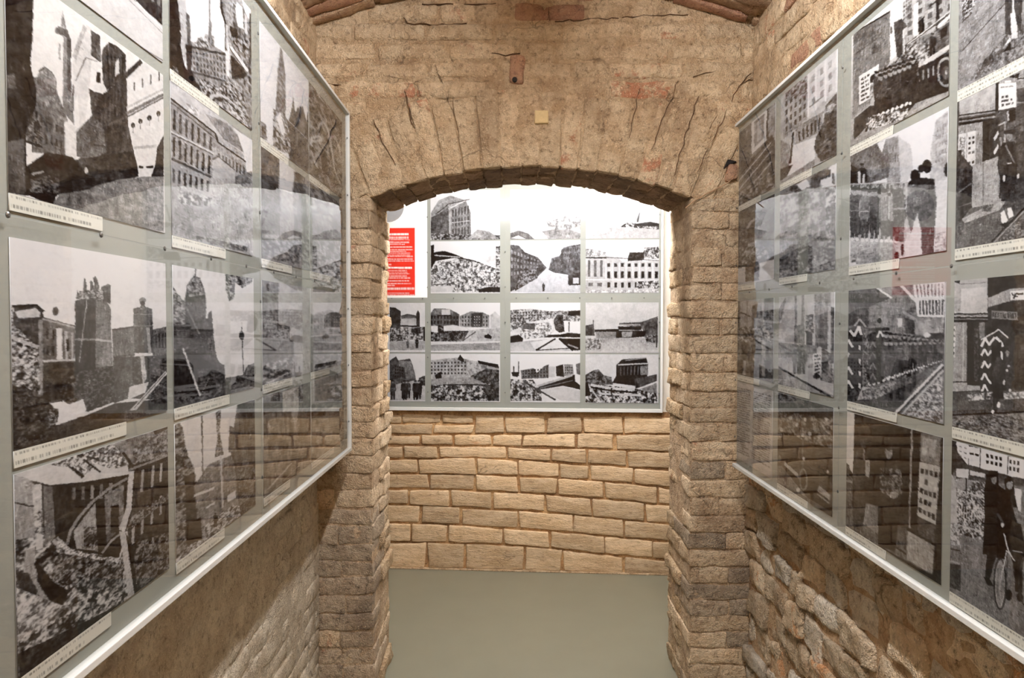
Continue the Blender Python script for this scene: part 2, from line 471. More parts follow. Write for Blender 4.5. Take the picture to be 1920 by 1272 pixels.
# spandrel body with the arch cut out
xs = np.linspace(-2.3, 2.5, 161)
xs = np.unique(np.concatenate([xs, np.linspace(JL - .02, JR + .02, 60)]))
V, F = [], []
def lowz(x): return (arch_z(x) + .006) if JL - .02 < x < JR + .02 else 1.89
nz_ = 22
for x in xs:
    lo = lowz(x); top = 2.8
    for j in range(nz_ + 1):
        V.append((x, YF + .003, lo + (top - lo) * j / nz_))
    V.append((x, YB - .004, lo)); V.append((x, YB - .004, top))
st = nz_ + 3
for i in range(len(xs) - 1):
    a, b = i * st, (i + 1) * st
    for j in range(nz_): F.append((a + j, b + j, b + j + 1, a + j + 1))
    F.append((a, a + nz_ + 1, b + nz_ + 1, b))
    F.append((a + nz_ + 1, a + nz_ + 2, b + nz_ + 2, b + nz_ + 1))
V = np.array(V)
fm = V[:, 1] < YF + .1
V[fm, 1] -= vnoise3(V, .2, 3)[fm] * .006 + vnoise3(V, .06, 4)[fm] * .004
wall_archway = tag(mesh_obj('wall_archway', V, F, M['wash_mortar'], smooth=False), 'limewashed brick wall with a shallow segmental arch over the opening', kind='structure')

amax = math.asin(AHS / ARAD)
nv = 17
def polar(rad, a): return (ACX + rad * math.sin(a), ACZ + rad * math.cos(a))
edges = [-amax + 2 * amax * (i + (jit(.10) if 0 < i < nv else 0)) / nv for i in range(nv + 1)]
step = edges[1] - edges[0]
edges = [edges[0] - 1.05 * step] + edges + [edges[-1] + 1.05 * step]
for i in range(len(edges) - 1):
    a0, a1 = edges[i], edges[i + 1]; ga = .0022
    inner = ARAD + jit(.003)
    skew = i == 0 or i == len(edges) - 2
    if skew: inner = ARAD + .02
    outer = ARAD + rng.uniform(.26, .30)
    q = [polar(inner, a0 + ga), polar(inner, a1 - ga), polar(outer, a1 - ga * .8), polar(outer, a0 + ga * .8)]
    mt = 'red' if i in () else ('wash')
    dp = rng.uniform(.012, .03)
    rock('voussoir', AW, q, -dp, rng.uniform(-.001, .004), M[mt], wall_archway, seed=i, amp=.0045, r=.006, res=.026)
    inner2 = ARAD + jit(.003)
    q2 = [polar(inner2, a0 + ga * .5), polar(inner2, a1 - ga * .5), polar(inner2 + .1, a1 - ga), polar(inner2 + .1, a0 + ga)]
    if not skew:
        cut = rng.uniform(.13, .22)
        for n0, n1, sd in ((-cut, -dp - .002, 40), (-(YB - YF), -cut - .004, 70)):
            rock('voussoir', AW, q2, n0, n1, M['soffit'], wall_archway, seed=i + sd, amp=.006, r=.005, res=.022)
# courses above and beside the arch ring
z = 1.905; k = 0
while z < 2.72:
    h = rng.uniform(.066, .076)
    x = XL - rng.uniform(.02, .25)
    while x < XR + .03:
        w = rng.uniform(.24, .30) if rng.random() < .7 else rng.uniform(.12, .16)
        a, b = max(x, XL - .03), min(x + w, XR + .03)
        cx, cz = (a + b) / 2, z + h / 2
        rad = math.hypot(cx - ACX, cz - ACZ); ang = math.atan2(cx - ACX, cz - ACZ)
        hit = rad < ARAD + .295 and abs(ang) < amax + 1.1 * step + (b - a) * .25
        if b - a > .05 and not hit and z + h * .3 < vault_z(cx):
            q = [(a + .005 + jit(.004), z + .005 + jit(.004)), (b - .005 + jit(.004), z + .005 + jit(.004)), (b - .005 + jit(.004), z + h - .005 + jit(.004)), (a + .005 + jit(.004), z + h - .005 + jit(.004))]
            red = (.10 < cx < .40 and 2.55 < cz < 2.66)
            rock('brick', AW, q, -.05, rng.uniform(-.003, .004) + (.003 if red else 0), M['red' if red else 'wash'], wall_archway, seed=k, amp=.006, r=.012, res=.035)
        x += w; k += 1
    z += h

# vault
V, F = [], []
vx = np.linspace(XL - .12, XR + .12, 33); vy = np.concatenate([np.linspace(-2.6, 1.6, 12), np.arange(1.7, 2.66, .06)])
for y in vy:
    for x in vx: V.append((x, y, vault_z(x) + .012))
n = len(vx)
F = [(j * n + i, (j + 1) * n + i, (j + 1) * n + i + 1, j * n + i + 1) for j in range(len(vy) - 1) for i in range(n - 1)]
V = np.array(V); V[:, 2] += vnoise3(V, .15, 9) * .006
ceiling = tag(mesh_obj('ceiling', V, F, M['pier_mortar'], smooth=True), 'shallow brick barrel vault over the corridor', kind='structure')
y = YF
while y > 1.75:
    w = rng.uniform(.062, .072); y0 = y - w
    x = XL - .05 - rng.uniform(0, .2)
    low = .006 if y > 2.55 else (.003 if y > 2.47 else 0)
    while x < XR + .05:
        l = rng.uniform(.24, .30)
        a, b = max(x, XL - .06), min(x + l, XR + .06)
        if b - a > .05:
            xm = (a + b) / 2
            sl = -2 * VRI * (xm - VCX) / VHS ** 2
            T = np.array([1, 0, sl]) / math.hypot(1, sl)
            Nn = np.array([sl, 0, -1]) / math.hypot(1, sl)
            fr = Frame((xm, y0, vault_z(xm) + .006), T, (0, 1, 0), Nn)
            hl = (b - a) / 2
            q = [(-hl + .006, .005 + jit(.004)), (hl - .006, .005 + jit(.004)), (hl - .006, w - .004 + jit(.003)), (-hl + .006, w - .004 + jit(.003))]
            rock('brick', fr, q, -.04, rng.uniform(.002, .008) + low, M[rng.choice(['vault', 'vault', 'vault', 'pier', 'red'])], ceiling, seed=int(y * 50), amp=.005, r=.004, res=.03)
        x += l
    y = y0

# the cross passage behind the arch
wall_back = tag(sheet('wall_back', BK, np.linspace(-2.5, 2.7, 120), np.linspace(0, 2.56, 70), M['back_joint'], amp=.003, seed=31), 'tan brick wall with tooled joints under the far display panel', kind='structure')
wall_back.data.materials.append(M['plaster'])
for pgn in wall_back.data.polygons:
    if pgn.center.z > .93: pgn.material_index = 1
pl = Frame((-2.2, 0, 0), (0, 1, 0), (0, 0, 1), (1, 0, 0)); pr = Frame((2.4, 0, 0), (0, 1, 0), (0, 0, 1), (-1, 0, 0))
tag(sheet('wall_passage_left', pl, np.linspace(2.9, 4.3, 12), np.linspace(0, 2.56, 16), M['wash'], amp=.01, seed=33), 'limewashed end of the cross passage on the left', kind='structure')
tag(sheet('wall_passage_right', pr, np.linspace(2.9, 4.3, 12), np.linspace(0, 2.56, 16), M['wash'], amp=.01, seed=34), 'limewashed end of the cross passage on the right', kind='structure')
pc = Frame((0, 0, 2.5), (1, 0, 0), (0, 1, 0), (0, 0, -1))
tag(sheet('ceiling_passage', pc, np.linspace(-2.3, 2.5, 24), np.linspace(2.9, 4.3, 10), M['plaster'], amp=.004, seed=35), 'whitewashed ceiling of the cross passage', kind='structure')

def Bz(x, y): return BK.px(700 + x / 3.31, 760 + y / 3.31)      # a point of the enlarged view of this wall
def lerp(tab, x):
    return float(np.interp(x, [t[0] for t in tab], [t[1] for t in tab]))
lines = [
 [(100, 52), (1830, 72)],
 [(100, 182), (620, 182), (1250, 172), (1830, 182)],
 [(100, 245), (900, 258), (1250, 268), (1830, 292)],
 [(100, 335), (640, 322), (1000, 345), (1330, 368), (1830, 405)],
 [(100, 425), (640, 428), (1000, 442), (1450, 470), (1830, 515)],
 [(100, 518), (640, 526), (1000, 545), (1450, 580), (1830, 620)],
 [(100, 610), (640, 640), (1000, 655), (1450, 700), (1830, 738)],
 [(100, 722), (640, 750), (1000, 775), (1450, 810), (1830, 850)],
 [(100, 848), (640, 852), (1000, 872), (1450, 925), (1830, 965)],
 [(100, 1012), (640, 1018), (1000, 1032), (1450, 1046), (1830, 1060)],
]
joints = [
 [630, 815, 1075, 1300, 1550],
 [295, 500, 735, 922, 1258, 1498],
 [190, 405, 828, 1100, 1325, 1578],
 [280, 640, 902, 1160, 1345, 1615],
 [345, 628, 902, 1145, 1430, 1765],
 [222, 478, 738, 1066, 1357, 1685],
 [297, 543, 897, 1242, 1552],
 [235, 462, 807, 1095, 1437, 1735],
 [330, 568, 937, 1172, 1550],
]
kk = 0
def wallbrick(x0, x1, t0, t1):
    global kk
    g = 7.5
    g = rng.uniform(5.5, 8)
    pts = [Bz(x0 + g + jit(6), lerp(t1, x0) - g + jit(4)), Bz(x1 - g + jit(6), lerp(t1, x1) - g + jit(4)),
           Bz(x1 - g + jit(6), lerp(t0, x1) + g + jit(4)), Bz(x0 + g + jit(6), lerp(t0, x0) + g + jit(4))]
    rock('brick', BK, pts, -.03, rng.uniform(.009, .016), M['back'], wall_back, seed=kk, amp=.0042, r=.006, res=.03)
    kk += 1
for i, js in enumerate(joints):
    t0, t1 = lines[i], lines[i + 1]
    e = [-420, -120 + 40 * (i % 3)] + js + [1860 + 40 * (i % 2), 2240]
    if i == 0:
        mid = [(100, 115), (640, 117)]
        for (a, b) in ((-420, -80), (-80, 180), (180, 425), (425, 630)): wallbrick(a, b, t0, mid)
        for (a, b) in ((-420, 90), (90, 370), (370, 630)): wallbrick(a, b, mid, t1)
        e = e[2:]
    for a, b in zip(e[:-1], e[1:]): wallbrick(a, b, t0, t1)
# small white skirting bead along the back wall
box('trim_1', BK, -.9, 1.1, .0, .008, 0, .022, M['wash_mortar'], wall_back, bevel=.002)

# ------------------------------------------------------------------ fluorescent lamps
def lamp(name, p0, p1, down, tubemat, label):
    p0, p1, down = [np.array(q, float) for q in (p0, p1, down)]
    ax = p1 - p0; L = np.linalg.norm(ax); ax /= L
    side = np.cross(ax, down)
    t = empty(name, tuple((p0 + p1) / 2)); tag(t, label, 'lamp', 'fluorescent lamps')
    fr = Frame(p0, ax, side, down)
    box('housing', fr, -.03, L + .03, -.05, .05, .0, .035, M['plastic'], t, bevel=.004)
    for u in (-.02, L - .01):
        box('tube_holder', fr, u, u + .03, -.016, .016, .035, .085, M['plastic'], t, bevel=.003)
    n = 16; V, F = [], []
    for u in (.01, L - .01):
        for i in range(n):
            a = 2 * math.pi * i / n
            V.append(fr.w(u, .013 * math.cos(a), .066 + .013 * math.sin(a)))
    F = [(i, (i + 1) % n, n + (i + 1) % n, n + i) for i in range(n)] + [tuple(range(n))[::-1], tuple(range(n, 2 * n))]
    o = mesh_obj('tube', V, F, tubemat, t, loc=fr.w(L / 2, 0, .066)); fix_normals(o)
    return t
lamp('fluorescent_lamp', (.08, .40, 2.665), (.08, 1.70, 2.665), (0, 0, -1), M['tube'], 'white fluorescent batten lamp under the corridor vault nearer the archway')
lamp('fluorescent_lamp', (.08, -1.8, 2.665), (.08, -.5, 2.665), (0, 0, -1), M['tube'], 'white fluorescent batten lamp under the corridor vault behind the visitor')
lamp('fluorescent_lamp', (-.32, YB + .005, 2.22), (.86, YB + .005, 2.22), (0, 1, 0), M['tube2'], 'white fluorescent batten lamp over the far side of the archway')

# ------------------------------------------------------------------ printed photographs: a small painter for flat prints
ZOOM = {'ZA': (0, 0, 2.7667), 'ZB': (300, 0, 2.447), 'ZC': (0, 420, 2.7667), 'ZD': (300, 460, 2.892), 'ZE': (0, 780, 2.585),
        'ZF': (300, 700, 2.2227), 'Z8': (310, 0, 4.894), 'Z7': (310, 160, 3.739), 'Z5': (480, 20, 3.35), 'Z6': (480, 260, 4.239),
        'R1': (1380, 60, 4.241), 'R2': (1380, 300, 4.891), 'R3': (1370, 520, 5.3), 'R4': (1370, 690, 4.105), 'R5': (1580, 0, 4.544),
        'R6': (1580, 190, 3.635), 'R7': (1570, 500, 3.534), 'R8': (1560, 760, 2.892), 'R9': (1790, 100, 6.36), 'R10': (1780, 500, 7.064),
        'B1': (700, 340, 5.532), 'B2': (940, 340, 5.529), 'B3': (720, 550, 5.529), 'B4': (940, 550, 5.53), 'B0': (720, 420, 8.475)}
FONT = {'R': '110101110101101', 'E': '111100110100111', 'S': '011100010001110', 'T': '111010010010010', 'A': '010101111101101', 'U': '101101101101111', 'N': '111101101101101'}

class Pic:
    """one print of a display panel; drawn on a raster of its own, in the plane of the print"""
    def __init__(s, fr, u0, u1, v0, v1, flip, step=1.55, seed=1, g=1.0):
        s.g = g
        s.fr, s.u0, s.u1, s.v0, s.v1, s.flip, s.seed = fr, u0, u1, v0, v1, flip, seed
        c = [s.proj(u, v) for u in (u0, u1) for v in (v0, v1)]
        wpx = abs(c[2][0] - c[0][0]); hpx = max(abs(c[1][1] - c[0][1]), abs(c[3][1] - c[2][1]))
        s.nx = int(np.clip(wpx / step, 24, 230)); s.ny = int(np.clip(hpx / step, 24, 260))
        s.W, s.H = s.nx * 2, s.ny * 2
        s.k = s.H / hpx; s.kx = s.W / wpx
        s.A = np.full((s.H, s.W), .5)
        s.Y, s.X = np.mgrid[0:s.H, 0:s.W] + .5
        s.rs = np.random.RandomState(seed * 31 + 5); s.ns = seed
        s.T = (0, 0, 1.0)
    def proj(s, u, v):
        p = s.fr.w(u, v) - np.array([0, 0, EYE])
        d = p[1] * CT - p[2] * ST; h = p[1] * ST + p[2] * CT
        return 960 + FOC * p[0] / d, 636 - FOC * h / d
    def z(s, k): s.T = ZOOM[k]; return s
    def m(s, pts):
        P = np.asarray(pts, float)
        P = np.stack([s.T[0] + P[:, 0] / s.T[2], s.T[1] + P[:, 1] / s.T[2]], 1)
        Q = s.fr.pxa(P)
        a = (Q[:, 0] - s.u0) / (s.u1 - s.u0)
        if s.flip: a = 1 - a
        b = (s.v1 - Q[:, 1]) / (s.v1 - s.v0)
        return np.stack([a * s.W, b * s.H], 1)
    def nz(s, sx, sy=None, sl=np.s_[:, :]):
        sy = sy or sx; s.ns += 1
        X, Y = s.X[sl] / (sx * s.kx), s.Y[sl] / (sy * s.k)
        return vnoise2(X, Y, s.ns) * .65 + vnoise2(X * 2.1, Y * 2.1, s.ns + 50) * .35
    def mask(s, Q):
        x0, y0 = np.floor(Q.min(0)).astype(int); x1, y1 = np.ceil(Q.max(0)).astype(int)
        x0, y0, x1, y1 = max(x0, 0), max(y0, 0), min(x1, s.W), min(y1, s.H)
        if x1 <= x0 or y1 <= y0: return None, None
        sl = np.s_[y0:y1, x0:x1]
        X, Y = s.X[sl], s.Y[sl]
        ins = np.zeros(X.shape, bool)
        n = len(Q)
        for i in range(n):
            ax, ay = Q[i]; bx, by = Q[(i + 1) % n]
            if ay == by: continue
            c = ((ay > Y) != (by > Y)) & (X < (bx - ax) * (Y - ay) / (by - ay) + ax)
            ins ^= c
        return sl, ins
    def _fill(s, sl, ins, val):
        if sl is None: return s
        a = s.A[sl]; a[ins] = (val[ins] if isinstance(val, np.ndarray) else val)
        return s
    def bg(s, v0, v1=None, n=.02, sz=12):
        v1 = v0 if v1 is None else v1
        s.A[:] = v0 + (v1 - v0) * s.Y / s.H + s.nz(sz) * n
        return s
    def p(s, pts, v, n=.03, sz=7, v2=None, sx=None):
        """polygon; v2 = value at its lower edge; n = mottling of size sz"""
        Q = s.m(pts); sl, ins = s.mask(Q)
        if sl is None: return s
        val = v
        if v2 is not None:
            t = (s.Y[sl] - Q[:, 1].min()) / max(1e-6, np.ptp(Q[:, 1])); val = v + (v2 - v) * np.clip(t, 0, 1)
        bw_, bh_ = np.ptp(Q[:, 0]), np.ptp(Q[:, 1])
        if v2 is None and bw_ > 40 and bh_ > 40 and v < .8:      # uneven lighting across a large surface
            val = val + s.rs.uniform(-.09, .09) * ((s.X[sl] - Q[:, 0].min()) / bw_ - .5) + s.rs.uniform(-.09, .09) * ((s.Y[sl] - Q[:, 1].min()) / bh_ - .5)
        val = val + s.nz(sx or sz, sz, sl) * n
        return s._fill(sl, ins, val)
    def r(s, pts, lo, hi, sz=5, sx=None, hard=1.5):
        """broken stuff: rubble, leaves, ornament, a crowd from afar"""
        Q = s.m(pts); sl, ins = s.mask(Q)
        if sl is None: return s
        t = np.clip(.5 + hard * .62 * s.nz(sx or sz, sz, sl) + hard * .45 * s.nz((sx or sz) * .45, sz * .45, sl), 0, 1)
        return s._fill(sl, ins, lo + (hi - lo) * t)
    def l(s, pts, w, v):
        """line of w photograph pixels"""
        Q = s.m(pts); hw = w * (s.k + s.kx) / 4
        for a, b in zip(Q[:-1], Q[1:]):
            d = b - a; L = np.hypot(*d)
            if L < 1e-6: continue
            nrm = np.array([-d[1], d[0]]) / L * hw; e = d / L * hw * .3
            sl, ins = s.mask(np.array([a - e + nrm, b + e + nrm, b + e - nrm, a - e - nrm]))
            s._fill(sl, ins, v)
        return s
    def e(s, cx, cy, rx, ry, v, rot=0, n=18):
        a = np.linspace(0, 2 * math.pi, n, endpoint=False)
        c, sn = math.cos(rot), math.sin(rot)
        pts = [(cx + rx * math.cos(t) * c - ry * math.sin(t) * sn, cy + rx * math.cos(t) * sn + ry * math.sin(t) * c) for t in a]
        sl, ins = s.mask(s.m(pts)); return s._fill(sl, ins, v)
    def ring(s, cx, cy, rx, ry, w, v):
        pts = [(cx + rx * math.cos(t), cy + ry * math.sin(t)) for t in np.linspace(0, 2 * math.pi, 21)]
        return s.l(pts, w, v)
    def w(s, quad, nx, ny, v, fx=.5, fy=.6, j=.0, vv=.06):
        """rows of windows in a facade (tl, tr, br, bl)"""
        q = np.asarray(quad, float)
        def at(a, b): return q[0] * (1 - a) * (1 - b) + q[1] * a * (1 - b) + q[2] * a * b + q[3] * (1 - a) * b
        for i in range(nx):
            for k in range(ny):
                a0 = (i + .5 - fx / 2) / nx; a1 = (i + .5 + fx / 2) / nx
                b0 = (k + .5 - fy / 2) / ny; b1 = (k + .5 + fy / 2) / ny
                if j and s.rs.rand() < j: continue
                sl, ins = s.mask(s.m([at(a0, b0), at(a1, b0), at(a1, b1), at(a0, b1)]))
                s._fill(sl, ins, v + s.rs.uniform(-vv, vv))
        return s
    def t(s, quad, rows, v, fill=.62, word=.09):
        """unreadable small print: rows of broken strokes"""
        q = np.asarray(quad, float)
        def at(a, b): return q[0] * (1 - a) * (1 - b) + q[1] * a * (1 - b) + q[2] * a * b + q[3] * (1 - a) * b
        for k in range(rows):
            a = 0.0; end = 1 if s.rs.rand() > .25 else s.rs.uniform(.5, .95)
            while a < end:
                l = s.rs.uniform(.4, 1.5) * word
                b0 = (k + .5 - fill / 2) / rows; b1 = (k + .5 + fill / 2) / rows
                sl, ins = s.mask(s.m([at(a, b0), at(min(a + l, end), b0), at(min(a + l, end), b1), at(a, b1)]))
                s._fill(sl, ins, v + s.rs.uniform(-.06, .06)); a += l + word * .28
        return s
    def word(s, txt, quad, v):
        q = np.asarray(quad, float)
        def at(a, b): return q[0] * (1 - a) * (1 - b) + q[1] * a * (1 - b) + q[2] * a * b + q[3] * (1 - a) * b
        n = len(txt) * 4 - 1
        for i, ch in enumerate(txt):
            for k, bit in enumerate(FONT[ch]):
                if bit == '1':
                    c, rr = k % 3, k // 3
                    a0, b0 = (i * 4 + c) / n, rr / 5
                    sl, ins = s.mask(s.m([at(a0, b0), at(a0 + 1 / n, b0), at(a0 + 1 / n, b0 + .2), at(a0, b0 + .2)]))
                    s._fill(sl, ins, v)
        return s
    def f(s, x, y, h, v=.2, head=.45, boot=None, lean=0, fat=.14):
        """a standing figure, feet at x, y"""
        w = h * fat
        tv = min(.6, v * s.rs.uniform(.8, 1.6)); lv = v * s.rs.uniform(.6, 1.1)
        s.p([(x - w * .85, y - .47 * h), (x + w * .85, y - .47 * h), (x + w * .75, y), (x + w * .15, y), (x, y - .4 * h), (x - w * .15, y), (x - w * .75, y)], lv, .05, 3)
        s.p([(x - w * .6 + lean, y - .84 * h), (x + w * .6 + lean, y - .84 * h), (x + w * 1.05 + lean, y - .76 * h), (x + w * 1.2, y - .46 * h), (x + w * .8, y - .40 * h), (x - w * .8, y - .40 * h), (x - w * 1.2, y - .46 * h), (x - w * 1.05 + lean, y - .76 * h)], tv, .08, 3)
        if s.rs.rand() < .4: s.l([(x - w + lean, y - .76 * h), (x - w * 1.1, y - .45 * h)], max(.8, h * .018 / s.T[2]), min(.8, tv + .2))
        if s.rs.rand() < .4: s.l([(x - w * .8, y - .55 * h), (x + w * .8, y - .55 * h)], max(.8, h * .02 / s.T[2]), min(.85, tv + .25))
        s.e(x + lean, y - .90 * h, h * .055, h * .07, head)
        s.e(x + lean, y - .955 * h, h * .066, h * .038, v * .7)
        if boot is not None:
            s.e(x - w * .5, y - h * .03, w * .4, h * .035, boot); s.e(x + w * .5, y - h * .03, w * .4, h * .035, boot)
        return s
    def crowd(s, pts, n, h0, h1, lo=.12, hi=.35, head=.55, boot=None):
        P = np.asarray(pts, float); lo_, hi_ = P.min(0), P.max(0)
        c = []
        for _ in range(n * 6):
            x, y = s.rs.uniform(lo_, hi_); ins = False
            for i in range(len(P)):
                a, b = P[i], P[(i + 1) % len(P)]
                if (a[1] > y) != (b[1] > y) and x < (b[0] - a[0]) * (y - a[1]) / (b[1] - a[1]) + a[0]: ins = not ins
            if ins: c.append((y, x))
            if len(c) >= n: break
        for y, x in sorted(c):
            t = (y - lo_[1]) / max(1, hi_[1] - lo_[1])
            s.f(x, y, h0 + (h1 - h0) * t, s.rs.uniform(lo, hi), s.rs.uniform(head - .15, head + .2), boot)
        return s
    def ink(s, warm=0.0):
        """develop the print: frayed edges, lens softness, grain, contrast, slightly toned blacks"""
        A = s.A
        n = int(s.W * s.H / (s.k * s.kx) / (22 * s.g ** 1.5))           # small clutter: mouldings, debris, folds
        xs_ = s.rs.randint(0, s.W, n); ys_ = s.rs.randint(0, s.H, n); kind = s.rs.rand(n)
        dv = s.rs.uniform(.04, .16, n) * np.where(s.rs.rand(n) < .5, -1, 1)
        for x, y, q, d in zip(xs_, ys_, kind, dv):
            a0 = A[y, x]
            if a0 > .70: continue
            if a0 < .3: d = abs(d) * .6 if s.rs.rand() < .6 else -abs(d) * .5
            if q < .55: w, h = s.rs.uniform(.7, 1.8), s.rs.uniform(3, 12)
            elif q < .8: w, h = s.rs.uniform(3, 10), s.rs.uniform(.7, 1.6)
            else: w, h = s.rs.uniform(1.5, 4), s.rs.uniform(1.5, 4)
            w = max(1, int(w * s.kx * s.g)); h = max(1, int(h * s.k * s.g))
            b = A[y:y + h, x:x + w]; b += np.where(np.abs(b - a0) < .15, d, 0)
        g = s.g
        dx = (s.nz(5 * g) * .9 + s.nz(1.6 * g) * .6) * s.kx * g; dy = (s.nz(5 * g) * .9 + s.nz(1.6 * g) * .6) * s.k * g
        xi = np.clip(np.round(s.X - .5 + dx), 0, s.W - 1).astype(int); yi = np.clip(np.round(s.Y - .5 + dy), 0, s.H - 1).astype(int)
        A = A[yi, xi]
        wt = np.clip(1.3 - np.abs(A - .40) * 2.0, .12, 1.0)
        A = A + wt * (s.nz(2.2 * g) * .05 + s.nz(5 * g) * .05 + s.nz(18 * g) * .08 + s.nz(1.3 * g, 9 * g) * .04 + s.nz(9 * g, 1.3 * g) * .03)
        dk = np.clip((.42 - A) / .3, 0, 1)
        A = A + dk * (-.01 + s.nz(7) * .09 + s.nz(2.6, 12) * .07 + s.nz(3) * .06)
        A = A + s.nz(1.2) * .02
        A = A.reshape(s.ny, 2, s.nx, 2).mean((1, 3))
        A = np.clip((A - .075) / .90, .015, .97)
        A = A + .03 * np.sin((A - .5) * 2 * math.pi)
        A = np.clip(A * .88, .03, .82)
        L = np.where(A <= .04045, A / 12.92, ((A + .055) / 1.055) ** 2.4)
        rgb = np.stack([L * (1.0 + .05 * warm), L * (.975 + .0 * warm), L * (.995 - .12 * warm)], -1)
        d = (1 - A)[..., None] * np.array([.006, .003, .0025])     # brownish blacks
        return np.clip(rgb + d, 0, 1)

def print_mesh(name, fr, u0, u1, v0, v1, rgb, n, parent, flip, thick=.0012):
    """the print as a thin card: inked grid on its face, four edges"""
    ny, nx = rgb.shape[:2]
    a = np.linspace(0, 1, nx); b = np.linspace(0, 1, ny)
    A, B = np.meshgrid(a, b)
    U = (u1 - (u1 - u0) * A) if flip else (u0 + (u1 - u0) * A)
    V = v1 - (v1 - v0) * B
    W = (fr.O + U.reshape(-1, 1) * fr.U + V.reshape(-1, 1) * fr.V + n * fr.N)
    c = W.mean(0)
    base = len(W)
    I = (np.arange(ny - 1)[:, None] * nx + np.arange(nx - 1)[None, :]).reshape(-1)
    quads = np.stack([I, I + nx, I + nx + 1, I + 1], 1)
    cor = [0, nx - 1, ny * nx - 1, (ny - 1) * nx]
    back = W[cor] - fr.N * thick
    W = np.concatenate([W, back])
    side = np.array([[cor[i], cor[(i + 1) % 4], base + (i + 1) % 4, base + i] for i in range(4)])
    quads = np.concatenate([quads, side])
    me = bpy.data.meshes.new(name)
    me.vertices.add(len(W)); me.vertices.foreach_set('co', (W - c).astype(np.float32).ravel())
    me.loops.add(quads.size); me.loops.foreach_set('vertex_index', quads.astype(np.int32).ravel())
    me.polygons.add(len(quads)); me.polygons.foreach_set('loop_start', np.arange(0, quads.size, 4, dtype=np.int32))
    me.polygons.foreach_set('loop_total', np.full(len(quads), 4, dtype=np.int32))
    me.update(calc_edges=True)
    col = np.ones((len(W), 4), np.float32)
    col[:base, :3] = rgb.reshape(-1, 3)
    col[base:, :3] = .7
    at = me.color_attributes.new('ink', 'FLOAT_COLOR', 'POINT')
    at.data.foreach_set('color', col.ravel())
    me.materials.append(M['print'])
    o = bpy.data.objects.new(name, me); C.objects.link(o)
    o.location = c
    if parent is not None:
        o.parent = parent; o.location = c - wloc(parent)
    return o

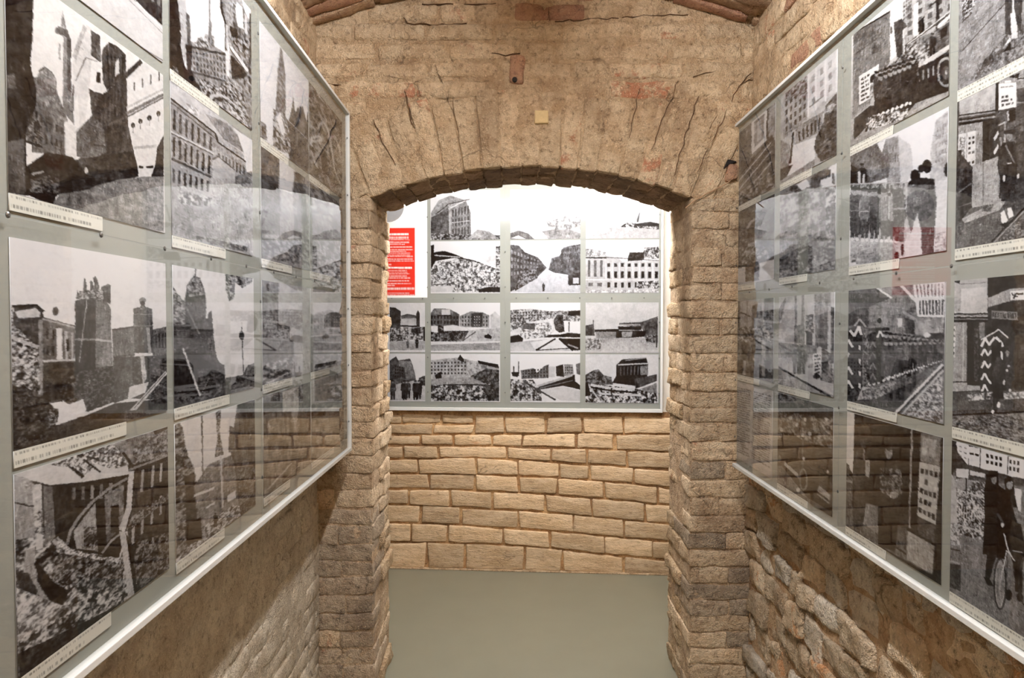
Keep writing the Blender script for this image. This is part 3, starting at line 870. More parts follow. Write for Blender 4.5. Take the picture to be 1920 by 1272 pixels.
# ------------------------------------------------------------------ what each print shows (drawn in the plane of the print)
LR = [(1.862, 2.125), (1.585, 1.842), (1.293, 1.535), (1.030, 1.266)]          # rows of the left panel
LC = [(.786, 1.147), (1.172, 1.550), (1.605, 1.998), (2.006, 2.412)]           # columns
def pics_left():
    out = []
    def new(c, r, sd, step=1.55):
        return Pic(LP, LC[c][0], LC[c][1], LR[r][0], LR[r][1], False, step, sd)
    # --- column nearest the visitor
    P = new(0, 0, 1, 2.2).z('ZA').bg(.84, .80)
    P.p([(-200, -600), (835, -600), (835, 130), (690, 0), (560, -130), (300, -400)], .2, .1, 10)
    P.w([(300, -500), (835, -300), (835, 60), (640, -90)], 6, 4, .5)
    P.l([(690, -5), (840, 150)], 3, .92).l([(660, -5), (840, 175)], 2, .55)
    P.l([(370, -8), (520, 118), (660, 205), (850, 318)], 2.2, .25)
    out.append((P, 'photograph with a pale wall and a dark balcony, topmost nearest the visitor', 0, .3))
    P = new(0, 1, 2).z('ZA').bg(.87, .86)
    P.p([(370, 330), (400, 230), (440, 130), (470, 150), (470, 300), (455, 480), (435, 650), (410, 670), (395, 480), (378, 560)], .80, .05, 8)
    P.l([(378, 300), (435, 140)], 7, .68).l([(385, 420), (440, 300), (520, 330)], 2, .5).l([(372, 440), (372, 640)], 3, .45)
    P.p([(318, 55), (330, 110), (345, 180), (362, 205), (364, 480), (378, 650), (318, 570), (322, 200), (306, 170)], .60, .05, 6, .5)
    P.p([(340, 180), (362, 205), (364, 480), (345, 470)], .34, .05).p([(280, 152), (300, 140), (345, 160), (362, 215), (330, 190), (282, 175)], .38)
    P.l([(303, 230), (303, 310)], 3, .6)
    P.p([(160, 405), (190, 400), (200, 360), (225, 348), (262, 372), (285, 410), (290, 480), (345, 620), (330, 650), (160, 490)], .46, .12, 5)
    P.p([(185, 390), (230, 352), (280, 400), (285, 470)], .58, .1, 4)
    P.p([(158, 490), (345, 640), (332, 810), (158, 790)], .42, .10, 30, sx=4).w([(170, 540), (330, 660), (325, 780), (170, 760)], 6, 2, .28, .4, .5)
    P.p([(328, 630), (390, 660), (388, 835), (330, 800)], .82, .08, 5)
    P.l([(380, 690), (470, 610), (530, 650)], 3, .7)
    P.p([(465, 158), (512, 188), (518, 330), (468, 290)], .33, .08).p([(476, 318), (545, 330), (545, 480), (482, 470)], .86, .05)
    P.p([(494, 375), (514, 380), (514, 432), (494, 430)], .12).p([(470, 470), (530, 490), (530, 640), (470, 610)], .30, .06)
    P.p([(520, 290), (530, 250), (560, 222), (600, 240), (646, 285), (648, 390), (548, 470), (528, 430)], .28, .16, 18, sx=4).w([(540, 270), (640, 300), (640, 400), (550, 450)], 5, 1, .16, .4, .9)
    P.p([(590, 330), (612, 300), (612, 380), (590, 400)], .75, .1)
    P.p([(455, 460), (520, 495), (652, 385), (657, 640), (690, 800), (712, 900), (690, 930), (480, 972), (380, 840), (440, 800), (540, 790), (525, 650), (470, 600)], .27, .10, 26, sx=4).w([(545, 500), (650, 420), (655, 590), (545, 640)], 6, 2, .2, .45, .7)
    P.p([(390, 690), (470, 600), (530, 650), (545, 790), (460, 830), (390, 810)], .40, .07, 6).l([(480, 752), (540, 760)], 3, .3)
    P.p([(380, 830), (700, 780), (712, 915), (480, 975)], .21, .12, 6)
    P.l([(522, 660), (655, 605)], 4, .35)
    P.p([(650, 405), (700, 330), (725, 318), (842, 420), (840, 600), (822, 720), (806, 765), (800, 850), (778, 905), (745, 1015), (716, 905), (690, 800), (656, 640)], .84, .05, 8)
    P.l([(640, 400), (725, 318)], 8, .25).l([(650, 590), (842, 490)], 6, .45).l([(650, 560), (842, 462)], 4, .70).l([(655, 606), (842, 506)], 2.5, .3)
    P.w([(668, 420), (840, 330), (840, 440), (668, 500)], 4, 1, .45, .18, .5)
    for x, y in ((683, 650), (722, 630), (768, 612), (815, 590)): P.e(x, y, 11, 14, .25).l([(x, y), (x, y + 40)], 2, .6)
    P.p([(690, 760), (806, 750), (803, 765), (690, 775)], .7).p([(714, 858), (735, 862), (735, 874), (714, 872)], .1).p([(752, 862), (788, 858), (788, 872), (752, 872)], .1)
    P.p([(806, 770), (842, 700), (842, 925), (776, 920), (800, 850)], .22, .06)
    P.p([(270, 1060), (300, 1010), (480, 965), (620, 930), (745, 915), (842, 915), (842, 1200), (560, 1160)], .50, .12, 10)
    P.p([(120, 870), (240, 788), (370, 815), (445, 905), (540, 935), (460, 980), (290, 1010), (270, 1060), (130, 1010)], .14, .10, 6)
    P.r([(150, 930), (300, 900), (300, 1000), (150, 1000)], .06, .45, 4).l([(160, 905), (220, 890)], 4, .6).e(440, 885, 9, 18, .75)
    P.p([(15, -200), (170, -200), (165, 150), (152, 345), (180, 450), (185, 540), (130, 700), (135, 1015), (15, 995)], .15, .10, 24, sx=6)
    P.p([(22, 740), (120, 720), (128, 1005), (22, 1000)], .42, .05, 8, .3).r([(140, 600), (215, 640), (215, 770), (130, 740)], .12, .5, 4)
    P.p([(20, 400), (70, 380), (80, 460), (20, 460)], .36, .05)
    out.append((P, 'photograph of a narrow ruined street with a slender church tower', 1, .4))
    P = new(0, 2, 3).z('ZC').bg(.91, .84)
    P.p([(575, 545), (690, 530), (690, 810), (580, 810)], .46, .08, 20, sx=4).l([(575, 550), (690, 535)], 4, .3).l([(580, 690), (690, 680)], 3, .35)
    P.p([(785, 548), (865, 532), (865, 690), (785, 690)], .40, .08).w([(795, 570), (862, 560), (862, 650), (795, 650)], 4, 1, .2, .5, .9)
    P.p([(684, 440), (720, 432), (735, 408), (748, 432), (782, 442), (786, 535), (790, 670), (690, 670)], .34, .10, 14, sx=4)
    P.e(733, 398, 18, 16, .55).e(733, 412, 14, 12, .3).l([(760, 540), (770, 670)], 8, .62).l([(686, 470), (782, 470)], 2, .55).l([(690, 530), (788, 530)], 3, .5)
    P.p([(40, 500), (70, 425), (100, 420), (180, 424), (215, 450), (222, 485), (385, 530), (388, 830), (320, 920), (215, 935), (45, 880)], .30, .1, 7)
    P.p([(72, 455), (180, 438), (202, 460), (200, 485), (90, 490)], .78, .08, 5).l([(60, 430), (180, 424), (220, 455)], 5, .15)
    P.p([(218, 495), (300, 510), (386, 545), (386, 715), (218, 720)], .42, .10, 5)
    P.l([(300, 545), (304, 700)], 9, .85).l([(336, 560), (340, 705)], 5, .7).l([(368, 565), (370, 705)], 4, .65).l([(345, 600), (345, 660)], 4, .1)
    P.w([(228, 530), (285, 535), (285, 700), (228, 700)], 2, 2, .16, .4, .6)
    P.l([(218, 712), (386, 705)], 4, .75).l([(205, 500), (212, 920)], 6, .55).l([(218, 495), (290, 512), (386, 540)], 4, .65).e(282, 455, 16, 22, .35)
    P.p([(216, 725), (386, 715), (386, 830), (320, 905), (216, 930)], .22, .12, 9)
    P.r([(42, 520), (110, 570), (195, 640), (206, 930), (48, 880)], .15, .82, 5).l([(60, 590), (190, 640)], 7, .7)
    P.r([(42, 430), (70, 430), (60, 520), (150, 600), (42, 560)], .3, .8, 4)
    P.p([(383, 400), (440, 386), (492, 390), (492, 815), (383, 815)], .27, .08, 30, .16, 4)
    P.p([(490, 388), (545, 402), (568, 440), (572, 600), (578, 735), (490, 770)], .46, .07, 30, .52, 4)
    P.l([(445, 390), (405, 720)], 2, .6).l([(383, 600), (490, 600), (575, 612)], 4, .55).l([(490, 600), (575, 612)], 5, .72)
    P.p([(388, 392), (396, 345), (410, 385), (424, 388), (428, 282), (436, 282), (445, 340), (455, 385), (462, 295), (472, 300), (482, 345), (478, 280), (492, 272), (508, 320), (508, 370), (520, 330), (552, 312), (568, 320), (566, 420), (540, 402), (490, 390)], .32, .16, 4)
    P.r([(405, 350), (530, 340), (530, 395), (405, 388)], .2, .7, 3)
    P.r([(300, 840), (390, 770), (500, 745), (585, 735), (592, 920), (450, 975), (330, 925)], .05, .42, 4)
    P.r([(665, 690), (865, 680), (865, 915), (670, 905)], .08, .38, 5).p([(720, 690), (740, 680), (755, 800), (735, 830)], .7, .2, 4)
    P.p([(585, 690), (680, 690), (680, 900), (585, 930)], .32, .08)
    P.p([(275, 965), (425, 908), (442, 968), (278, 1045)], .86, .04).p([(665, 845), (765, 820), (745, 875), (655, 912)], .80, .06)
    P.p([(50, 1195), (280, 1045), (460, 985), (590, 930), (865, 905), (865, 990), (490, 1085)], .21, .07, 5)
    P.p([(640, 970), (865, 935), (865, 985), (640, 1030)], .30, .05)
    P.p([(850, 765), (862, 775), (700, 965), (665, 968)], .74, .15, 4).l([(855, 770), (690, 955)], 2, .3)
    P.r([(48, 850), (120, 840), (210, 890), (300, 975), (265, 1100), (60, 1190)], .04, .36, 4)
    P.r([(250, 960), (300, 960), (290, 1030), (240, 1060)], .05, .6, 3)
    out.append((P, 'photograph of a boarded-up monument in front of a palace', 2, .1))
    P = new(0, 3, 4).z('ZE').bg(.22, .22)
    P.r([(60, 560), (830, 500), (830, 780), (400, 1080), (85, 1272)], .08, .80, 8)
    P.p([(50, 283), (130, 290), (158, 330), (162, 590), (64, 600)], .70, .04, 9, .55).l([(60, 420), (158, 442)], 2.5, .2)
    P.p([(240, 335), (640, 285), (600, 580), (570, 690), (300, 640), (255, 590)], .15, .10, 24, sx=5)
    P.w([(330, 340), (600, 300), (590, 420), (330, 420)], 6, 1, .48, .35, .7)
    P.p([(350, 560), (462, 415), (465, 655), (365, 645)], .62, .10, 8).p([(500, 385), (594, 335), (592, 520), (510, 620)], .48, .12, 6)
    P.l([(465, 410), (470, 650)], 6, .12).r([(400, 540), (460, 540), (470, 660), (400, 640)], .1, .6, 5).p([(530, 440), (570, 430), (570, 560), (530, 570)], .14, .08)
    P.p([(60, 285), (200, 240), (370, 183), (560, 128), (600, 200), (622, 285), (400, 322), (235, 338), (165, 320)], .82, .04, 9)
    P.r([(240, 240), (400, 180), (560, 135), (620, 240), (540, 260), (460, 235), (400, 300), (330, 250)], .25, .92, 5)
    P.p([(330, 250), (350, 250), (405, 295), (390, 305)], .12).l([(370, 190), (480, 275)], 3, .2).l([(380, 190), (470, 215)], 4, .25).l([(420, 185), (360, 240)], 5, .8)
    P.p([(550, 135), (680, 85), (742, 70), (790, 150), (640, 240), (590, 205)], .52, .16, 12)
    P.p([(640, 270), (815, 200), (822, 770), (640, 800), (610, 540)], .19, .10, 18, sx=5)
    P.l([(740, 70), (770, 150)], 5, .2).l([(620, 265), (815, 190)], 6, .55).l([(590, 180), (640, 250)], 5, .15).r([(640, 150), (815, 60), (815, 190), (640, 240)], .3, .65, 6)
    for x0, y0, x1, y1 in ((686, 265, 680, 370), (736, 245, 730, 345), (776, 232, 772, 320), (686, 470, 682, 570), (732, 440, 728, 525), (774, 390, 772, 480), (640, 520, 638, 620), (770, 580, 768, 660)):
        P.l([(x0, y0), (x1, y1)], 6, .62)
    P.l([(612, 535), (815, 375)], 5, .45).l([(620, 555), (815, 395)], 3, .12).r([(610, 500), (815, 370), (815, 400), (640, 540)], .15, .6, 4)
    P.r([(640, 620), (825, 560), (825, 780), (660, 850)], .10, .55, 6)
    P.l([(318, 625), (335, 560), (375, 495), (440, 420), (520, 355), (610, 305)], 7, .58).l([(305, 640), (325, 560), (365, 490), (430, 415)], 2, .2)
    P.l([(490, 665), (530, 610), (585, 565)], 6, .6)
    P.p([(150, 336), (195, 330), (205, 640), (170, 652)], .76, .14, 6).p([(205, 340), (250, 345), (262, 590), (212, 625)], .48, .10, 9)
    P.r([(155, 460), (205, 460), (205, 580), (165, 570)], .2, .8, 5)
    P.p([(618, 272), (646, 268), (634, 450), (600, 565), (570, 552), (604, 450)], .78, .08, 5).l([(646, 275), (634, 450), (602, 562)], 3, .15)
    P.p([(572, 560), (602, 562), (650, 880), (616, 895)], .72, .10, 5).p([(602, 562), (618, 600), (662, 850), (648, 882)], .10)
    P.l([(262, 600), (320, 655), (380, 680), (450, 700), (580, 702)], 11, .66).r([(262, 590), (330, 640), (450, 680), (580, 690), (580, 725), (430, 720), (290, 670)], .3, .88, 4)
    P.r([(270, 660), (590, 720), (590, 860), (240, 800)], .06, .62, 6)
    P.l([(142, 650), (135, 740), (180, 820), (240, 890)], 14, .62).p([(170, 700), (250, 800), (330, 850), (290, 925), (238, 900), (175, 800)], .10, .06)
    P.p([(72, 760), (130, 760), (180, 850), (130, 920), (100, 900)], .2, .12).r([(75, 830), (300, 920), (260, 1000), (80, 1090)], .35, .86, 8)
    P.p([(85, 1150), (400, 1000), (640, 880), (820, 770), (820, 800), (400, 1080), (88, 1272)], .16, .18, 6)
    out.append((P, 'photograph of a collapsed building with a leaning column and rubble', 3, .2))
    # --- second column
    P = new(1, 0, 5).z('Z8').bg(.90, .90)
    P.p([(215, 375), (285, 405), (290, 350), (330, 335), (345, 400), (358, 310), (440, 335), (440, 420), (545, 490), (570, 740), (480, 870), (330, 850), (240, 700)], .56, .12, 7)
    P.w([(235, 450), (545, 520), (555, 740), (245, 650)], 10, 4, .36, .5, .6).l([(230, 430), (545, 500)], 4, .25).l([(240, 660), (560, 750)], 4, .35)
    P.r([(250, 395), (440, 330), (440, 430), (260, 430)], .28, .8, 4).l([(398, -100), (396, 420)], 2.5, .5).l([(408, 200), (406, 440)], 4, .55)
    P.p([(540, -150), (650, -150), (720, 110), (780, 230), (795, 340), (795, 1200), (700, 1120), (690, 850), (560, 730), (580, 460), (545, 200), (500, 110)], .58, .22, 7)
    P.w([(600, 0), (790, 180), (790, 900), (600, 640)], 4, 8, .34, .45, .6)
    P.p([(632, 80), (650, 20), (695, 70), (712, 270), (655, 240)], .9, .04).p([(715, 120), (740, 160), (745, 320), (720, 300)], .8, .05)
    P.l([(500, -50), (510, 110), (548, 230), (548, 470)], 5, .22).l([(555, 230), (555, 440)], 4, .75).p([(545, 460), (580, 470), (580, 700), (550, 690)], .85, .1)
    P.p([(580, 235), (650, 270), (670, 420), (600, 350)], .18, .1).p([(590, 500), (745, 665), (710, 720), (600, 720)], .22, .1).r([(600, 340), (790, 380), (790, 520), (640, 460)], .15, .7, 5)
    P.p([(575, 420), (605, 430), (755, 640), (735, 672)], .86, .06).l([(585, 450), (740, 668)], 2.5, .3)
    P.l([(570, 750), (700, 870)], 5, .72).p([(760, 120), (790, 130), (790, 560), (765, 540)], .3, .12)
    P.r([(250, 760), (340, 720), (480, 800), (560, 740), (700, 860), (790, 1195), (400, 1000)], .15, .78, 4)
    P.l([(400, 905), (430, 875), (500, 870), (570, 905), (690, 1020)], 5, .75).l([(410, 935), (450, 900), (540, 910), (680, 1045)], 2.5, .2)
    P.r([(430, 930), (560, 930), (760, 1160), (700, 1170)], .35, .85, 4)
    P.p([(30, -200), (70, -200), (130, 160), (140, 440), (165, 590), (280, 790), (270, 850), (30, 680)], .15, .07, 9)
    P.p([(180, 110), (218, 150), (228, 425), (180, 430)], .36, .05).p([(75, -200), (182, -200), (192, 400), (178, 585), (150, 480), (125, 150)], .74, .04, 9, .66)
    P.p([(180, 410), (240, 420), (232, 640), (290, 800), (200, 760)], .2, .08).r([(60, 610), (110, 620), (110, 700), (60, 680)], .2, .8, 4)
    out.append((P, 'photograph of bombed house fronts with a cathedral spire behind', 4, .2))
    P = new(1, 1, 6).z('Z7').bg(.66, .66)
    P.p([(470, 300), (605, 390), (605, 620), (570, 650), (540, 480)], .90, .02)
    P.p([(30, -10), (130, 40), (270, 150), (420, 250), (500, 340), (552, 490), (350, 345), (30, 90)], .76, .06, 6)
    P.p([(270, 200), (430, 270), (500, 350), (540, 470), (400, 380)], .56, .08, 5).r([(140, 130), (230, 170), (230, 230), (150, 190)], .6, .95, 4)
    P.p([(30, 90), (350, 345), (345, 400), (320, 650), (30, 540)], .62, .06, 6)
    P.l([(30, 95), (345, 340), (360, 400), (555, 535)], 4, .22).l([(30, 120), (340, 370)], 3, .4).l([(30, 325), (330, 478)], 4, .78).l([(30, 335), (330, 490)], 2, .35)
    P.w([(40, 145), (335, 370), (330, 478), (38, 325)], 7, 1, .30, .38, .8).w([(38, 345), (325, 500), (318, 640), (36, 505)], 7, 1, .26, .38, .85)
    P.l([(30, 512), (315, 645)], 5, .35).w([(36, 560), (310, 660), (310, 770), (36, 700)], 7, 1, .3, .4, .7)
    P.p([(352, 400), (555, 540), (560, 660), (350, 620)], .66, .05).w([(360, 440), (555, 560), (555, 650), (360, 600)], 8, 1, .38, .4, .6)
    P.p([(325, 510), (365, 500), (482, 590), (482, 660), (322, 650)], .74, .04).l([(325, 520), (365, 500), (480, 595)], 3, .4)
    P.p([(36, 720), (310, 790), (600, 690), (600, 1170), (330, 1110), (36, 1040)], .60, .10, 14)
    P.r([(90, 740), (320, 790), (320, 860), (90, 830)], .3, .8, 5).r([(200, 1050), (580, 1130), (560, 1170), (220, 1090)], .25, .6, 6)
    P.p([(480, 640), (600, 600), (600, 690), (480, 690)], .5, .08)
    out.append((P, 'photograph of a long palace front with a mansard roof', 5, .1))
    P = new(1, 2, 7).z('ZD').bg(.90, .84)
    P.r([(350, 155), (495, 180), (490, 205), (440, 235), (405, 205), (395, 290), (370, 305), (350, 240)], .25, .7, 4)
    P.p([(62, 390), (130, 400), (132, 290), (145, 215), (180, 165), (213, 180), (236, 240), (246, 300), (246, 400), (265, 390), (282, 470), (300, 600), (320, 640), (345, 650), (348, 725), (440, 705), (470, 650), (512, 640), (512, 800), (62, 900)], .31, .07, 9)
    P.r([(148, 225), (182, 175), (213, 185), (236, 270), (140, 285)], .22, .66, 4).p([(134, 290), (246, 290), (246, 410), (132, 410)], .36, .05).l([(190, 130), (190, 170)], 2.5, .4)
    P.r([(62, 220), (100, 270), (132, 320), (132, 430), (62, 430)], .28, .7, 4).l([(120, 300), (210, 480)], 3, .5)
    P.p([(62, 590), (150, 560), (300, 660), (300, 770), (62, 890)], .13, .06, 6).r([(200, 670), (345, 660), (345, 740), (200, 760)], .06, .35, 5)
    P.p([(255, 370), (275, 355), (285, 480), (265, 480)], .26, .08)
    P.l([(122, 560), (214, 815)], 3, .78).l([(215, 815), (262, 720)], 1.6, .5)
    P.p([(300, 770), (512, 735), (512, 800), (300, 850)], .36, .06).r([(350, 720), (512, 690), (512, 740), (350, 760)], .1, .4, 5)
    P.l([(437, 450), (447, 700)], 2, .3).e(437, 490, 14, 26, .26).l([(437, 445), (437, 470)], 2, .25)
    P.p([(462, 660), (512, 635), (512, 700), (462, 705)], .45, .08)
    out.append((P, 'photograph of a shelled domed building beside a street lamp', 6, .1))
    P = new(1, 3, 8).z('ZF').bg(.86, .84)
    P.r([(55, 225), (75, 205), (92, 230), (110, 330), (140, 400), (155, 480), (170, 690), (55, 780)], .15, .62, 4)
    P.p([(100, 430), (140, 420), (165, 690), (110, 720)], .2, .12, 7)
    P.p([(140, 470), (200, 380), (300, 340), (330, 380), (330, 620), (160, 700)], .50, .08, 6)
    P.p([(318, 130), (400, 110), (400, 570), (330, 610), (308, 390), (290, 330)], .34, .14, 26, sx=4).p([(285, 220), (310, 230), (300, 330), (282, 330)], .4, .1)
    P.r([(228, 165), (250, 150), (246, 250), (262, 340), (225, 352), (236, 260)], .2, .65, 3)
    P.l([(171, 170), (176, 430)], 2, .3).l([(250, 350), (258, 560)], 4, .74)
    P.l([(140, 510), (220, 480)], 5, .8).p([(275, 512), (312, 488), (312, 520), (278, 538)], .85, .05).l([(190, 560), (225, 540)], 4, .8)
    P.r([(160, 650), (230, 600), (300, 550), (400, 560), (240, 710), (60, 800)], .25, .85, 3)
    P.p([(100, 640), (165, 600), (175, 690), (110, 720)], .14, .06).r([(320, 400), (400, 390), (400, 560), (330, 600)], .15, .5, 4)
    P.f(228, 640, 60, .12).f(180, 700, 50, .85)
    out.append((P, 'photograph of a street of ruins under a white sky', 7, .3))
    # --- the two columns by the archway
    P = new(2, 0, 9).z('Z5').bg(.87, .90)
    P.p([(148, 240), (156, 232), (166, 290), (180, 400), (182, 620), (175, 690), (118, 650), (132, 400)], .50, .18, 4)
    P.p([(175, 660), (200, 690), (215, 640), (230, 535), (240, 640), (258, 605), (290, 600), (312, 700), (324, 560), (335, 560), (340, 1030), (205, 930), (195, 760)], .38, .12, 26, sx=3)
    P.r([(105, 620), (180, 650), (205, 760), (215, 900), (165, 890), (105, 850)], .18, .75, 4).p([(122, 665), (150, 640), (182, 770), (160, 782)], .88, .04)
    P.l([(190, 680), (335, 825)], 1.6, .75).r([(28, 690), (62, 720), (65, 815), (28, 810)], .25, .6, 4)
    out.append((P, 'photograph of a cathedral with a lone tall spire', 8, .1))
    P = new(3, 0, 10).z('Z5').bg(.44, .40)
    P.r([(330, 420), (580, 640), (580, 1200), (330, 1020)], .22, .62, 5)
    P.l([(342, 845), (350, 800), (395, 790), (412, 812), (350, 825)], 3, .78).l([(388, 740), (400, 710), (425, 705), (450, 750), (470, 860), (490, 1000)], 3.4, .75)
    P.l([(465, 800), (490, 785), (515, 850), (540, 980)], 3, .72).l([(345, 880), (400, 1040)], 3, .7).l([(420, 930), (465, 1110)], 3, .7).l([(400, 880), (345, 960)], 3, .65).l([(490, 1000), (525, 1090)], 3, .72)
    P.p([(410, 860), (440, 900), (450, 1040), (410, 1000)], .22, .08).p([(360, 960), (395, 1000), (395, 1050), (360, 1030)], .2, .06)
    out.append((P, 'photograph of twisted iron girders', 9, .5))
    P = new(2, 1, 11, 2).z('ZB').bg(.66, .55)
    P.p([(455, 660), (538, 710), (552, 760), (548, 1080), (455, 1070)], .40, .08, 9).p([(545, 730), (618, 785), (600, 890), (545, 870)], .86, .03)
    P.p([(610, 790), (660, 800), (680, 1190), (610, 1180)], .42, .14, 20, sx=4).r([(455, 1090), (690, 1100), (690, 1220), (455, 1180)], .2, .6, 5)
    out.append((P, 'photograph of a broken archway against the sky', 10, .1))
    P = new(3, 1, 12, 2).z('ZB').bg(.52, .50)
    P.r([(660, 800), (850, 910), (850, 1060), (660, 960)], .3, .7, 5).p([(790, 940), (850, 960), (850, 1260), (790, 1240)], .45, .1, 12).r([(660, 1100), (850, 1120), (850, 1280), (660, 1240)], .25, .6, 5)
    out.append((P, 'photograph of ruined walls by the archway', 11, .1))
    P = new(2, 2, 13, 2).z('ZD').bg(.72, .70)
    P.p([(545, 180), (640, 200), (640, 510), (545, 500)], .42, .10, 9).r([(640, 430), (700, 440), (700, 520), (640, 520)], .25, .6, 4)
    P.p([(545, 500), (720, 515), (720, 760), (545, 780)], .44, .08).r([(545, 650), (720, 600), (720, 700), (545, 760)], .2, .7, 5).l([(555, 760), (690, 690)], 3, .8).l([(555, 740), (690, 670)], 3, .2)
    out.append((P, 'photograph of a square with a collapsed roof on the ground', 12, .0))
    P = new(3, 2, 14, 2).z('ZD').bg(.74, .70)
    P.p([(715, 330), (760, 340), (830, 380), (910, 350), (980, 380), (980, 480), (715, 500)], .50, .12, 6).w([(760, 400), (900, 390), (900, 460), (760, 470)], 8, 2, .3)
    P.p([(715, 500), (980, 490), (980, 690), (715, 740)], .46, .08).r([(715, 620), (980, 590), (980, 680), (715, 730)], .2, .55, 5)
    out.append((P, 'photograph of low house fronts across an open square', 13, .0))
    P = new(2, 3, 15, 2).z('ZF').bg(.44, .42, .08)
    P.p([(415, 120), (580, 60), (580, 170), (420, 190)], .34, .08).r([(415, 180), (590, 130), (590, 420), (430, 540)], .30, .55, 24, sx=4).l([(450, 480), (545, 375)], 3.5, .72).l([(470, 490), (580, 380)], 2, .65)
    P.p([(508, 80), (575, 55), (575, 150), (560, 240), (545, 160), (508, 165)], .70, .03)
    out.append((P, 'photograph of a burnt-out interior with a fallen beam', 14, .8))
    P = new(3, 3, 16, 2).z('ZF').bg(.46, .46, .08)
    P.p([(585, 40), (700, 10), (760, 0), (760, 130), (585, 150)], .64, .03).r([(585, 140), (760, 110), (760, 180), (585, 220)], .25, .55, 5).r([(585, 200), (760, 160), (760, 330), (585, 430)], .36, .60, 16, sx=4).l([(590, 140), (588, 400)], 3, .65)
    P.p([(690, 150), (760, 120), (760, 330), (650, 400)], .52, .06)
    out.append((P, 'photograph of a gutted street in haze', 15, .8))
    return out

RR = [(1.842, 2.095), (1.567, 1.822), (1.255, 1.511), (.962, 1.230)]
RC = [(2.096, 2.440), (1.690, 2.052), (1.250, 1.618), (.850, 1.224)]
def chev(P, x0, x1, ys, h, w, v=.88):
    xm = (x0 + x1) / 2
    for y in ys: P.l([(x0, y + h), (xm, y), (x1, y + h)], w, v)
def pics_right():
    out = []
    def new(c, r, sd, step=1.55):
        return Pic(RP, RC[c][0], RC[c][1], RR[r][0], RR[r][1], True, step, sd)
    # far column
    P = new(0, 0, 31).z('R1').bg(.50, .46)
    P.p([(10, 720), (132, 650), (132, 985), (10, 1160)], .46, .07, 10, .40).p([(250, 600), (345, 520), (345, 900), (255, 830)], .62, .06, 9)
    P.p([(130, 690), (248, 605), (248, 860), (130, 975)], .88, .02).p([(150, 715), (228, 655), (228, 842), (150, 925)], .58, .10, 9).p([(246, 615), (258, 610), (258, 850), (246, 855)], .16)
    P.p([(172, 720), (205, 695), (205, 850), (172, 880)], .72, .08)
    P.p([(10, 1140), (280, 825), (345, 900), (345, 1280), (10, 1400)], .40, .08, 6)
    for a, v in ((0, .2), (35, .74), (70, .28), (105, .7), (150, .3), (190, .66)): P.l([(15, 1165 + a), (290, 835 + a)], 3, v)
    P.p([(280, 830), (345, 900), (345, 1240), (285, 1240)], .30, .1).r([(20, 1270), (330, 1080), (330, 1230), (20, 1400)], .2, .62, 5).l([(335, 520), (338, 1000)], 4, .3)
    out.append((P, 'photograph of a shop window under a heavy ledge', 20, .3))
    P = new(0, 1, 32).z('R2').bg(.36, .36, .06)
    P.p([(10, 500), (320, 440), (320, 860), (10, 960)], .34, .08, 8).p([(40, 540), (210, 520), (210, 880), (40, 900)], .42, .07).l([(110, 630), (140, 570), (185, 545)], 5, .7)
    P.p([(110, 640), (200, 620), (200, 700), (110, 720)], .26, .06).p([(115, 770), (185, 745), (185, 800), (120, 810)], .7, .05)
    P.r([(60, 800), (260, 790), (320, 900), (60, 960)], .12, .72, 4)
    P.p([(5, 1000), (385, 905), (385, 1095), (5, 1165)], .80, .03).l([(5, 985), (385, 890)], 4, .2).r([(90, 960), (220, 940), (215, 1100), (95, 1115)], .1, .5, 6)
    out.append((P, 'photograph of a loaded cart beside a dark doorway', 21, .4))
    P = new(0, 2, 33).z('R3').bg(.40, .34)
    P.p([(95, 240), (335, 205), (335, 540), (105, 550)], .66, .06, 12).p([(215, 310), (255, 270), (310, 275), (335, 550), (218, 545)], .46, .08)
    P.e(232, 302, 14, 14, .1).e(286, 440, 12, 16, .12).l([(105, 355), (205, 395)], 3, .3).l([(170, 240), (172, 500)], 2, .5)
    P.p([(50, 250), (100, 240), (100, 560), (50, 600)], .28, .1).p([(340, 215), (390, 200), (390, 700), (340, 700)], .32, .08)
    P.r([(50, 500), (440, 490), (430, 760), (50, 780)], .12, .7, 4).r([(55, 640), (420, 640), (410, 1030), (55, 960)], .18, .5, 12, sx=5)
    for x, y in ((230, 520), (160, 635), (235, 815), (330, 520), (120, 600), (380, 600)): P.e(x, y, 12, 14, .82)
    P.p([(135, 820), (160, 825), (155, 975), (130, 965)], .66, .04).l([(330, 640), (335, 980)], 7, .62).p([(55, 830), (125, 820), (125, 960), (55, 950)], .16, .05)
    P.p([(345, 820), (400, 830), (400, 1035), (345, 1020)], .22, .06)
    out.append((P, 'photograph of a crowd pressing along a street', 22, .4))
    P = new(0, 3, 34).z('R4').bg(.78, .76, .015)
    P.t([(40, 145), (158, 170), (148, 690), (32, 640)], 30, .42, .5).t([(182, 180), (312, 215), (300, 770), (165, 695)], 32, .42, .5)
    out.append((P, 'sheet of small print in two columns', 23, .6))
    # second column
    P = new(1, 0, 35).z('R1').bg(.74, .70)
    P.p([(385, 480), (575, 335), (575, 690), (385, 850)], .66, .08, 20, sx=4).w([(392, 480), (572, 350), (566, 680), (392, 820)], 5, 5, .30, .45, .6)
    P.r([(405, 480), (570, 350), (570, 480), (405, 560)], .15, .7, 5)
    P.p([(575, 330), (855, 100), (855, 440), (690, 560), (580, 690)], .80, .06, 9).w([(585, 350), (850, 140), (850, 420), (590, 620)], 4, 3, .60, .4, .6)
    for x in (580, 640, 715, 805): P.l([(x, 340 - (x - 575) * .8), (x, 680 - (x - 575) * .9)], 3, .9)
    P.l([(400, 810), (700, 640)], 4, .5).l([(590, 600), (700, 510)], 3, .5).p([(480, 770), (690, 640), (690, 780), (480, 900)], .56, .08).w([(490, 790), (685, 660), (680, 780), (500, 890)], 6, 1, .14, .42, .8)
